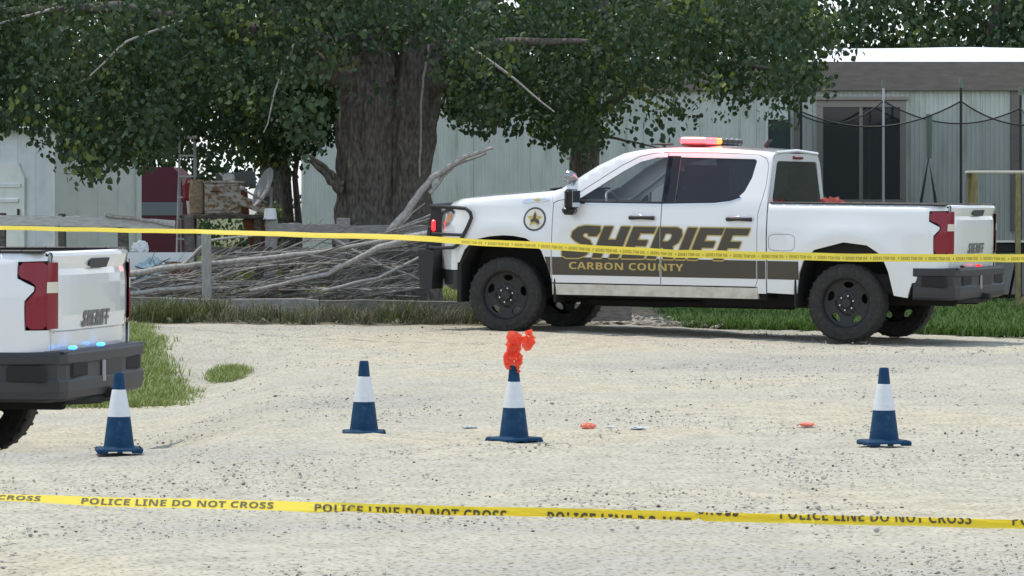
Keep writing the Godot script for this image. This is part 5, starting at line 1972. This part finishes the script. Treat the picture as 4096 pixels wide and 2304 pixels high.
# ---------------------------------------------------------------- cones, ribbon, tape, scraps
func cone(label: String, at: Vector3, turn: float, M: Dictionary) -> Node3D:
	var t := thing("traffic_cone", label, "traffic cone", at, turn, "blue traffic cones")
	var b := B.new()
	var rings := [[0.134, 0.010], [0.134, 0.022], [0.127, 0.028]]
	for i in rings.size() - 1:
		for k in 4:
			var a := PI / 4 + PI / 2 * k
			var cut := 0.80
			for s in 2:
				var p0: Vector2 = [Vector2(cos(a), sin(a)) * 1.0, Vector2(cos(a + PI / 2), sin(a + PI / 2)) * 1.0][0]
				var p1 := Vector2(cos(a + PI / 2), sin(a + PI / 2))
				var q0 := p0.lerp(p1, 0.10) if s == 0 else p0.lerp(p1, 0.90)
				var q1 := p0.lerp(p1, 0.90) if s == 0 else p1.lerp(Vector2(cos(a + PI), sin(a + PI)), 0.10)
				var f0: float = rings[i][0] * 1.414
				var f1: float = rings[i + 1][0] * 1.414
				b.quad(Vector3(q0.x * f0, rings[i][1], q0.y * f0), Vector3(q1.x * f0, rings[i][1], q1.y * f0), Vector3(q1.x * f1, rings[i + 1][1], q1.y * f1), Vector3(q0.x * f1, rings[i + 1][1], q0.y * f1))
	b.box(Vector3(0, 0.018, 0), Vector3(0.252, 0.018, 0.252), 0.008)
	for k in 4:                     # feet with gaps between them
		var d := Basis(Vector3.UP, PI / 2 * k)
		for s in [-0.095, 0.0, 0.095]:
			b.box(d * Vector3(s, 0.006, 0.115), Vector3(0.055 if s != 0.0 else 0.03, 0.014, 0.03) if k % 2 == 0 else Vector3(0.03, 0.014, 0.055 if s != 0.0 else 0.03), 0.003)
	put(b, "base", M.cone_blue, t)
	b = B.new()
	b.lathe([Vector2(0.094, 0.027), Vector2(0.0875, 0.036), Vector2(0.0655, 0.207), Vector2(0.0375, 0.360), Vector2(0.0285, 0.448), Vector2(0.027, 0.456), Vector2(0.022, 0.457), Vector2(0.020, 0.44)], Vector3.ZERO, Basis(), 36)
	put(b, "body", M.cone_blue, t)
	b = B.new()
	b.lathe([Vector2(0.0650, 0.205), Vector2(0.0675, 0.206), Vector2(0.0400, 0.359), Vector2(0.0370, 0.361)], Vector3.ZERO, Basis(), 36)
	put(b, "reflective_collar", M.cone_white, t)
	return t

func ribbon_strip(b: B, pts: Array, w: float, sd: int) -> void:
	rng.seed = sd
	var n := 26
	var cv := Curve3D.new()
	for p in pts:
		cv.add_point(p)
	for i in cv.point_count:
		var t0: Vector3 = (pts[mini(i + 1, pts.size() - 1)] - pts[maxi(i - 1, 0)]) * 0.22
		cv.set_point_in(i, -t0)
		cv.set_point_out(i, t0)
	var ln := cv.get_baked_length()
	var prev := []
	for i in n + 1:
		var p := cv.sample_baked(ln * i / n)
		var q := cv.sample_baked(minf(ln, ln * (i + 0.5) / n + 0.002))
		var d := (q - p).normalized() if q != p else Vector3.UP
		var a := nz.get_noise_2d(i * 9.0, sd * 40.0) * 3.5
		var side := d.cross(Vector3(sin(a), 0.25, cos(a))).normalized() * w / 2
		var bulge := d.cross(side).normalized() * w * 0.16 * sin(i * 0.8 + sd)
		var ring := [p - side, p + bulge, p + side]
		if i > 0:
			for k in 2:
				b.quad(prev[k], ring[k], ring[k + 1], prev[k + 1])
		prev = ring

func flagging(M: Dictionary, at: Vector3) -> void:
	var t := thing("flagging_ribbon", "fluorescent orange ribbon knotted on top of the middle cone", "ribbon", at)
	var loops := [
		[[Vector3(-0.03, -0.02, 0.02), Vector3(-0.045, 0.05, 0.02), Vector3(-0.02, 0.12, 0.03), Vector3(-0.03, 0.18, 0.0), Vector3(0.03, 0.19, 0.01), Vector3(0.02, 0.12, 0.02), Vector3(0.03, 0.05, 0.03), Vector3(0.02, -0.01, 0.02)], 0.045],
		[[Vector3(-0.05, 0.03, 0.0), Vector3(0.0, 0.02, 0.045), Vector3(0.045, 0.03, 0.0), Vector3(0.0, 0.05, -0.03), Vector3(-0.04, 0.06, 0.01), Vector3(0.02, 0.07, 0.04), Vector3(0.05, 0.04, 0.02)], 0.04],
		[[Vector3(-0.03, 0.10, 0.02), Vector3(0.02, 0.09, 0.04), Vector3(0.035, 0.13, 0.0), Vector3(-0.02, 0.15, 0.03), Vector3(-0.03, 0.19, 0.02), Vector3(0.02, 0.185, 0.03)], 0.045],
		[[Vector3(0.02, 0.17, 0.02), Vector3(0.045, 0.15, 0.02), Vector3(0.07, 0.16, 0.02), Vector3(0.085, 0.21, 0.02), Vector3(0.11, 0.17, 0.02), Vector3(0.10, 0.12, 0.02), Vector3(0.07, 0.11, 0.02), Vector3(0.075, 0.16, 0.03)], 0.05],
		[[Vector3(-0.045, 0.0, 0.03), Vector3(-0.05, 0.07, 0.03), Vector3(0.0, 0.04, 0.04), Vector3(0.02, 0.0, 0.03), Vector3(0.03, -0.04, 0.03)], 0.03],
		[[Vector3(-0.03, 0.05, 0.01), Vector3(-0.01, 0.10, 0.035), Vector3(0.01, 0.15, 0.01), Vector3(-0.03, 0.13, 0.02), Vector3(0.0, 0.08, 0.02)], 0.05]]
	for i in loops.size():
		var b := B.new()
		ribbon_strip(b, loops[i][0], loops[i][1], 3 + i)
		put(b, "loop" if i != 3 else "tail", M.flag_orange, t)

func tape_back(M: Dictionary) -> void:
	var pts := [[-6.4, 1.185, 43.3, 0.55], [-5.5, 1.173, 43.0, 0.55], [-3.24, 1.145, 41.3, 0.60], [-1.145, 1.104, 40.0, 0.70], [0.44, 1.030, 39.0, 0.92], [1.576, 0.972, 38.5, 1.0], [3.066, 0.944, 38.0, 1.0], [4.86, 0.933, 38.0, 1.0], [5.6, 0.932, 38.0, 1.0]]
	var at := func(x: float, v: float) -> Vector3:
		var i := 0
		while i < pts.size() - 2 and x > pts[i + 1][0]:
			i += 1
		var u: float = (x - pts[i][0]) / (pts[i + 1][0] - pts[i][0])
		var us := u
		var y := lerpf(pts[i][1], pts[i + 1][1], us) + 0.006 * nz.get_noise_1d(x * 60.0)
		var d := lerpf(pts[i][2], pts[i + 1][2], us)
		var f := lerpf(pts[i][3], pts[i + 1][3], us)
		f *= 1.0 + 0.06 * nz.get_noise_1d(x * 35.0 + 90.0)
		return Vector3(x, y - 0.076 * v * f, -d + 0.076 * v * sqrt(maxf(0.0, 1.0 - f * f)) + 0.008 * sin(v * 3.0) * nz.get_noise_1d(x * 25.0 + 400.0))
	var t := thing("barrier_tape", "yellow tape strung behind the cones across the sheriff pickup", "tape")
	var b := B.new()
	var n := 180
	for i in n:
		var x0 := lerpf(-6.4, 5.6, float(i) / n)
		var x1 := lerpf(-6.4, 5.6, float(i + 1) / n)
		for k in 4:
			b.quad(at.call(x0, k / 4.0), at.call(x1, k / 4.0), at.call(x1, (k + 1) / 4.0), at.call(x0, (k + 1) / 4.0))
	put(b, "strip", M.tape, t)
	b = B.new()
	var word := letters("DO NOT CROSS", 0.030, true)
	var ww := wide(word)
	var x := -0.5
	while x < 5.3:
		for k in range(0, word.size(), 3):
			var q := []
			for j in 3:           # seen from behind: the words run backwards
				q.append(at.call(x + (ww - word[k + j].x) / ww * 0.205, 0.78 - word[k + j].y / 0.076) + Vector3(0, 0, 0.003))
			b.flat(q[0], q[1], q[2])
		var s0: Vector3 = at.call(x + 0.232, 0.7) + Vector3(0, 0, 0.003)
		b.quad(s0, s0 + Vector3(0.008, 0, 0), s0 + Vector3(0.014, 0.018, 0), s0 + Vector3(0.006, 0.018, 0))
		x += 0.262
	put(b, "lettering", M.tape_print_faint, t)

func tape_front(M: Dictionary) -> void:
	# share of the width that faces the camera; the rest is folded behind it (from the lower edge, right of 0.6 m from the upper edge)
	var fold := func(x: float) -> float: return along([[-2.6, 1.0], [-0.66, 1.0], [-0.50, 0.58], [0.0, 0.46], [0.45, 0.30], [0.60, 0.26], [0.75, 0.32], [0.95, 0.50], [1.3, 0.54], [2.6, 0.5]], x)
	var at := func(x: float, v: float) -> Vector3:
		var y0 := along([[-2.6, 0.512], [-1.66, 0.494], [0.0, 0.452], [1.66, 0.412], [2.6, 0.395]], x) + 0.002 * nz.get_noise_1d(x * 90.0)
		var f: float = fold.call(x)
		var tilt := smoothstep(-0.45, -0.75, x)      # at the left the whole width lies tilted back
		var ft := 0.34 - 0.14 * smoothstep(-1.25, -1.75, x)
		var a := Vector3(x, y0 - 0.076 * v * ft, -13.0 + 0.076 * v * 0.85)
		var w := v if x < 0.6 else 1.0 - v
		var front := w < f
		var down := w if front else pingpong(w, f)
		var hang := 0.076 * (down if x < 0.6 else f - down)
		hang *= clampf(0.030 / (0.076 * f), 0.6, 1.6)
		var e := Vector3(x, y0 - hang, -13.0 + (0.004 if front else -0.003) + hang * 0.35)
		return e.lerp(a, tilt) + Vector3(0, 0.0016, 0.004) * nz.get_noise_2d(x * 260.0, v * 90.0)
	var t := thing("barrier_tape", "yellow printed tape stretched low across the foreground", "tape")
	var b := B.new()
	var n := 150
	for i in n:
		var x0 := lerpf(-2.6, 2.6, float(i) / n)
		var x1 := lerpf(-2.6, 2.6, float(i + 1) / n)
		for k in 16:
			b.quad(at.call(x0, k / 16.0), at.call(x1, k / 16.0), at.call(x1, (k + 1) / 16.0), at.call(x0, (k + 1) / 16.0))
	put(b, "strip", M.tape, t)
	b = B.new()
	var word := letters("POLICE LINE DO NOT CROSS", 0.050, true, 2)
	var ww := wide(word)
	var x := -2.15
	for r in 6:
		for k in range(0, word.size(), 3):
			var q := []
			var mid := 0.0
			for j in 3:
				var v := 0.83 - word[k + j].y / 0.076
				mid += v / 3.0
				q.append([x + word[k + j].x / ww * 0.622, v])
			var fv: float = fold.call(q[0][0])
			var share := mid if q[0][0] < 0.6 else 1.0 - mid
			if share > fv - 0.02 and q[0][0] > -0.66:
				continue
			var w3 := []
			for e in q:
				w3.append(at.call(e[0], e[1]) + Vector3(0, 0.0012, 0.003))
			b.flat(w3[0], w3[1], w3[2])
		x += 0.755
	put(b, "lettering", M.tape_print, t)

func scraps(M: Dictionary) -> void:
	var bits := [["orange_scrap", "torn orange scrap on the gravel right of the middle cone", Vector3(0.483, 0, -25.4), Vector3(0.040, 0.017, 0.02), M.scrap_orange, 1], ["orange_scrap", "flat orange scrap on the gravel left of the far right cone", Vector3(1.888, 0, -25.6), Vector3(0.042, 0.010, 0.024), M.scrap_orange, 2], ["plastic_scrap", "pale clear plastic scrap right of the torn orange scrap", Vector3(0.79, 0, -25.2), Vector3(0.045, 0.008, 0.03), M.pale_scrap, 3], ["plastic_scrap", "pale plastic scrap close beside the torn orange scrap", Vector3(0.62, 0, -25.3), Vector3(0.028, 0.006, 0.02), M.pale_scrap, 4], ["plastic_scrap", "pale plastic scrap left of the middle cone", Vector3(-0.27, 0, -25.3), Vector3(0.040, 0.006, 0.02), M.pale_scrap, 5]]
	for s in bits:
		var b := crumple(s[3], 70 + s[5], 0.55)
		var o := put(b, s[0], s[4])
		var p: Vector3 = s[2]
		o.position = p + Vector3(0, rise(p.x, p.z) + 0.014, 0)
		tag(o, s[1], "scrap")


# ---------------------------------------------------------------- all together
func materials() -> Dictionary:
	var M := {}
	var paint := mat(0.80, 0.81, 0.82, 0.30)
	paint.clearcoat_enabled = true
	paint.clearcoat = 1.0
	paint.clearcoat_roughness = 0.03
	M.paint = paint
	M.dusty = grain([[0.0, 0.46, 0.43, 0.36], [0.45, 0.60, 0.57, 0.50], [1.0, 0.72, 0.70, 0.65]], 0.03, Vector3(0.9, 0.9, 0.9), 0.7)
	M.seam = mat(0.25, 0.26, 0.27, 0.6)
	M.rubber = grain([[0.0, 0.018, 0.018, 0.018], [0.55, 0.030, 0.029, 0.027], [1.0, 0.06, 0.055, 0.05]], 0.03, Vector3(2, 2, 2), 0.85)
	M.black_steel = mat(0.018, 0.018, 0.020, 0.5)
	M.black_plastic = mat(0.022, 0.022, 0.024, 0.55)
	M.black_gloss = mat(0.012, 0.012, 0.014, 0.12)
	M.liner = mat(0.020, 0.019, 0.018, 0.9)
	M.bumper_grey = mat(0.034, 0.034, 0.038, 0.5)
	M.bumper_grey_light = mat(0.20, 0.22, 0.23, 0.6)
	M.grey_metal = mat(0.32, 0.32, 0.33, 0.45, 0.4)
	M.chrome = mat(0.75, 0.76, 0.78, 0.12, 1.0)
	M.dark_chrome = mat(0.36, 0.37, 0.39, 0.18, 1.0)
	M.mirror = mat(0.7, 0.72, 0.75, 0.03, 1.0)
	M.glass_front = pane(0.04, 0.06, 0.06, 0.18)
	M.glass_rear = pane(0.018, 0.018, 0.024, 0.84)
	M.dark_pane = pane(0.008, 0.008, 0.012, 0.88)
	M.green_pane = pane(0.05, 0.075, 0.075, 0.85)
	M.cloth_dark = mat(0.05, 0.05, 0.052, 0.9)
	M.cage = mat(0.07, 0.07, 0.075, 0.6)
	M.brown_vinyl = mat(0.070, 0.058, 0.044, 0.45)
	M.grey_vinyl = mat(0.16, 0.15, 0.14, 0.5)
	M.gold = mat(0.54, 0.40, 0.12, 0.5)
	M.badge_ring = mat(0.08, 0.085, 0.08, 0.5)
	M.badge_white = mat(0.72, 0.70, 0.62, 0.5)
	M.red_lens = mat(0.24, 0.010, 0.026, 0.14)
	M.clear_lens = mat(0.75, 0.68, 0.58, 0.15)
	M.lamp_lens = mat(0.42, 0.44, 0.46, 0.12, 0.5)
	M.lens_clear_bar = mat(0.05, 0.05, 0.055, 0.2)
	M.amber = mat(0.55, 0.22, 0.06, 0.2)
	M.red_glow = glow(1.0, 0.03, 0.04, 2.2)
	M.red_glow_bar = glow(1.0, 0.05, 0.06, 8.0)
	M.amber_glow = glow(1.0, 0.30, 0.06, 2.2)
	M.blue_glow = glow(0.08, 0.35, 1.0, 3.0)
	M.bark = grain([[0.0, 0.045, 0.038, 0.033], [0.45, 0.13, 0.115, 0.10], [1.0, 0.30, 0.27, 0.24]], 0.05, Vector3(1.9, 0.55, 1.9), 0.95)
	M.twig = grain([[0.0, 0.24, 0.225, 0.20], [0.5, 0.42, 0.395, 0.36], [1.0, 0.58, 0.55, 0.51]], 0.05, Vector3(1.5, 1.5, 1.5), 0.9)
	M.twig_grey = grain([[0.0, 0.22, 0.205, 0.19], [1.0, 0.46, 0.43, 0.40]], 0.05, Vector3(1.5, 1.5, 1.5), 0.9)
	M.twig_dark = grain([[0.0, 0.09, 0.08, 0.07], [1.0, 0.22, 0.195, 0.17]], 0.05, Vector3(1.5, 1.5, 1.5), 0.9)
	M.old_wood = grain([[0.0, 0.20, 0.19, 0.175], [0.5, 0.32, 0.305, 0.285], [1.0, 0.44, 0.42, 0.39]], 0.05, Vector3(0.5, 3.0, 3.0), 0.9)
	M.old_wood_pale = grain([[0.0, 0.26, 0.26, 0.235], [1.0, 0.46, 0.45, 0.41]], 0.05, Vector3(2.5, 0.5, 2.5), 0.9)
	M.old_rail_pale = grain([[0.0, 0.44, 0.435, 0.41], [0.5, 0.60, 0.595, 0.57], [1.0, 0.68, 0.675, 0.65]], 0.05, Vector3(0.5, 3.0, 3.0), 0.9)
	M.plank_brown = grain([[0.0, 0.12, 0.108, 0.092], [0.5, 0.20, 0.185, 0.16], [1.0, 0.30, 0.28, 0.245]], 0.05, Vector3(0.5, 3.0, 3.0), 0.9)
	M.dark_wood = grain([[0.0, 0.07, 0.062, 0.054], [1.0, 0.20, 0.18, 0.155]], 0.05, Vector3(0.6, 2.0, 2.0), 0.9)
	M.shed_white = grain([[0.0, 0.72, 0.75, 0.72], [0.5, 0.80, 0.83, 0.80], [1.0, 0.83, 0.85, 0.83]], 0.012, Vector3(0.8, 0.8, 0.8), 0.6)
	M.shed_white_shaded = grain([[0.0, 0.60, 0.64, 0.66], [0.5, 0.70, 0.74, 0.76], [1.0, 0.75, 0.78, 0.80]], 0.012, Vector3(0.8, 0.8, 0.8), 0.6)  # the shed white, dimmed and cooled: shade of the door face painted in
	M.roof_grey = mat(0.30, 0.29, 0.29, 0.8)
	M.roof_white = mat(0.82, 0.83, 0.84, 0.6)
	M.siding = grain([[0.0, 0.47, 0.49, 0.43], [0.3, 0.62, 0.66, 0.60], [0.55, 0.69, 0.73, 0.675], [1.0, 0.75, 0.78, 0.73]], 0.012, Vector3(1.0, 0.25, 1.0), 0.6)
	M.siding2 = grain([[0.0, 0.61, 0.65, 0.595], [0.5, 0.69, 0.725, 0.675], [1.0, 0.75, 0.775, 0.73]], 0.012, Vector3(1.0, 0.25, 1.0), 0.6, false, 9)
	M.skirting = mat(0.28, 0.27, 0.25, 0.8)
	M.fascia = grain([[0.0, 0.19, 0.158, 0.137], [1.0, 0.27, 0.23, 0.20]], 0.02, Vector3(0.5, 2.0, 0.5), 0.8)
	M.window_frame = mat(0.33, 0.29, 0.25, 0.6)
	M.green_cap = mat(0.17, 0.23, 0.16, 0.7)
	var net := mat(0.05, 0.06, 0.06, 0.9).duplicate()
	net.transparency = BaseMaterial3D.TRANSPARENCY_ALPHA
	net.albedo_color.a = 0.30
	M.net = net
	M.cream = mat(0.66, 0.62, 0.52, 0.7)
	M.yellow_wood = grain([[0.0, 0.20, 0.165, 0.07], [1.0, 0.38, 0.32, 0.15]], 0.04, Vector3(2, 0.6, 2), 0.8)
	M.aluminium = mat(0.62, 0.63, 0.65, 0.4, 0.5)
	M.dish_grey = mat(0.46, 0.48, 0.52, 0.5)
	M.maroon = mat(0.13, 0.022, 0.040, 0.3)
	M.red_plastic = mat(0.42, 0.03, 0.045, 0.4)
	M.white_plastic = mat(0.78, 0.79, 0.80, 0.4)
	M.blue_cloth = mat(0.38, 0.50, 0.55, 0.9)
	M.rust = grain([[0.0, 0.09, 0.035, 0.018], [0.5, 0.19, 0.075, 0.035], [1.0, 0.30, 0.15, 0.08]], 0.05, Vector3(1.5, 1.5, 1.5), 0.95)
	M.tan_rust = grain([[0.0, 0.24, 0.14, 0.08], [0.5, 0.42, 0.33, 0.23], [1.0, 0.50, 0.42, 0.32]], 0.04, Vector3(1.5, 1.5, 1.5), 0.8)
	M.rusty_white = grain([[0.0, 0.26, 0.12, 0.06], [0.32, 0.34, 0.22, 0.15], [0.5, 0.58, 0.55, 0.50], [1.0, 0.66, 0.64, 0.60]], 0.025, Vector3(1.2, 2.0, 1.2), 0.7)
	M.rusty_white2 = grain([[0.0, 0.26, 0.12, 0.06], [0.38, 0.40, 0.28, 0.18], [0.55, 0.60, 0.57, 0.51], [1.0, 0.66, 0.64, 0.60]], 0.03, Vector3(1.4, 2.4, 1.2), 0.7, false, 15)
	M.cone_blue = grain([[0.0, 0.006, 0.040, 0.095], [0.45, 0.008, 0.050, 0.118], [0.75, 0.016, 0.062, 0.13], [1.0, 0.06, 0.11, 0.17]], 0.03, Vector3(2, 2, 2), 0.6)
	M.cone_blue.metallic_specular = 0.3
	M.cone_white = grain([[0.0, 0.62, 0.64, 0.67], [0.5, 0.72, 0.74, 0.77], [1.0, 0.76, 0.78, 0.80]], 0.03, Vector3(2, 2, 2), 0.45)
	var fo := mat(0.95, 0.15, 0.08, 0.5).duplicate()
	fo.backlight_enabled = true
	fo.backlight = Color(0.9, 0.35, 0.25)
	M.flag_orange = fo
	M.scrap_orange = mat(0.93, 0.27, 0.19, 0.6)
	M.pale_scrap = mat(0.60, 0.65, 0.68, 0.5)
	var tape := mat(0.88, 0.70, 0.022, 0.4).duplicate()
	tape.backlight_enabled = true
	tape.backlight = Color(0.85, 0.80, 0.45)
	M.tape = tape
	M.tape_print = mat(0.075, 0.060, 0.018, 0.5)
	M.tape_print_faint = mat(0.27, 0.215, 0.02, 0.5)
	M.bundle_red = mat(0.35, 0.06, 0.05, 0.8)
	M.bundle_pink = mat(0.75, 0.50, 0.44, 0.8)
	M.bundle_orange = mat(0.55, 0.24, 0.12, 0.8)
	M.hill = mat(0.05, 0.065, 0.035, 0.95)
	return M

func lamp(at: Vector3, c: Color, e: float, called: String) -> void:
	var l := OmniLight3D.new()
	l.name = called
	l.light_color = c
	l.light_energy = e
	l.light_size = 0.06
	l.omni_range = 12.0
	l.omni_attenuation = 2.0
	l.shadow_enabled = true
	l.position = at
	add_child(l)

func _ready() -> void:
	# camera: level, lens shifted down (telephoto)
	var cam := Camera3D.new()
	cam.name = "camera"
	cam.projection = Camera3D.PROJECTION_FRUSTUM
	cam.near = 0.5
	cam.far = 900.0
	cam.size = 2.0 * 0.5 * 288.0 / 4000.0
	cam.frustum_offset = Vector2(0, -0.5 * 88.0 / 4000.0)
	cam.position = Vector3(0, 1.45, 0)
	cam.current = true
	add_child(cam)
	# sky
	var sky := ProceduralSkyMaterial.new()
	sky.sky_top_color = lin(0.31, 0.41, 0.56)
	sky.sky_horizon_color = lin(0.69, 0.73, 0.74)
	sky.sky_curve = 0.18
	sky.sky_energy_multiplier = 1.32
	sky.ground_bottom_color = lin(0.30, 0.28, 0.24)
	sky.ground_horizon_color = lin(0.40, 0.40, 0.38)
	sky.sun_angle_max = 6.0
	var im := Image.create(512, 256, false, Image.FORMAT_RGBA8)
	var cl := FastNoiseLite.new()
	cl.seed = 14
	cl.frequency = 1.4
	cl.fractal_octaves = 5
	for y in 256:
		for x in 512:
			var th := PI * (y + 0.5) / 256.0
			var ph := TAU * (x + 0.5) / 512.0
			var d := Vector3(sin(th) * cos(ph), cos(th) * 1.8, sin(th) * sin(ph))
			var a := smoothstep(-0.08, 0.38, cl.get_noise_3dv(d))
			im.set_pixel(x, y, Color(1, 1, 1, a))
	sky.sky_cover = ImageTexture.create_from_image(im)
	sky.sky_cover_modulate = Color(0.665, 0.67, 0.66, 1.0)
	var env := Environment.new()
	env.background_mode = Environment.BG_SKY
	env.sky = Sky.new()
	env.sky.sky_material = sky
	env.tonemap_mode = Environment.TONE_MAPPER_LINEAR
	env.tonemap_exposure = 0.88
	env.sdfgi_enabled = true
	env.ssao_enabled = true
	env.ssil_enabled = true
	var we := WorldEnvironment.new()
	we.name = "environment"
	we.environment = env
	add_child(we)
	# sun: high, behind and left of the trucks
	var sun := DirectionalLight3D.new()
	sun.name = "sun"
	sun.light_energy = 0.98
	sun.light_color = Color(1.0, 0.955, 0.88)
	sun.light_angular_distance = 0.5
	sun.shadow_enabled = true
	sun.look_at_from_position(Vector3(-0.30, 0.93, -0.21) * 50.0, Vector3.ZERO)
	add_child(sun)

	nz.seed = 2
	nz.frequency = 0.02
	var M := materials()
	ground()
	var hb := B.new()
	for i in 44:
		var a0 := -PI / 2 + 0.30 + (TAU - 0.60) * i / 44
		var a1 := -PI / 2 + 0.30 + (TAU - 0.60) * (i + 1) / 44
		var h0 := 9.0 + 5.0 * nz.get_noise_1d(i * 40.0)
		var h1 := 9.0 + 5.0 * nz.get_noise_1d((i + 1) * 40.0)
		var p0 := Vector3(cos(a0) * 180, 0, sin(a0) * 180)
		var p1 := Vector3(cos(a1) * 180, 0, sin(a1) * 180)
		hb.quad(p0, p1, p1 * 1.25 + Vector3(0, h1, 0), p0 * 1.25 + Vector3(0, h0, 0))
	var hills := put(hb, "hills", M.hill)
	tag(hills, "low green hills around the lot", "hills", "", "structure")
	home(M)
	shed(M)
	trees(M)
	fence(M)
	greenery()
	van(M)
	junk(M)
	trampoline(M)
	yard_frame(M)
	brush(M)
	gravel()
	rubble()
	pickup("sheriff_pickup", "white crew cab sheriff pickup with lettered brown stripe and red roof lights", Vector3(0.28, 0.045, -43.0), deg_to_rad(-22), deg_to_rad(-0.72), "red", M)
	pickup("sheriff_pickup", "rear end of a white sheriff pickup cut off by the left edge", Vector3(-7.50, -0.295, -27.36), deg_to_rad(-11), 0.0, "blue", M)
	# load in the bed
	var t := thing("cloth_bundle", "red and pink cloth bundle in the front pickup bed", "cloth", Vector3(3.35, 1.27, -42.0), -0.38)
	var q := put(crumple(Vector3(0.16, 0.18, 0.16), 21, 0.4), "wrap", M.bundle_red, t)
	q = put(crumple(Vector3(0.20, 0.10, 0.16), 22, 0.5), "cover", M.bundle_pink, t)
	q.position = Vector3(-0.16, 0.0, 0.1)
	q = put(crumple(Vector3(0.13, 0.09, 0.12), 23, 0.5), "roll", M.bundle_orange, t)
	q.position = Vector3(0.26, -0.01, 0.02)
	# cones
	cone("blue cone standing in front of the left pickup's bumper", Vector3(-2.26, rise(-2.26, -23.0), -23.0), 0.15, M)
	cone("blue cone standing alone between the left pickup's cone and the ribboned cone", Vector3(-0.914, 0, -24.7), 0.05, M)
	cone("blue cone with orange ribbon tied round its tip", Vector3(0.012, 0, -24.0), 0.62, M)
	cone("blue cone standing farthest right, near the flat orange scrap", Vector3(2.204, 0, -23.7), 0.25, M)
	flagging(M, Vector3(0.012, 0.455, -24.0))
	tape_back(M)
	tape_front(M)
	scraps(M)
	lamp(Vector3(1.86, 2.17, -41.55), Color(1, 0.08, 0.1), 0.5, "light_bar_red")
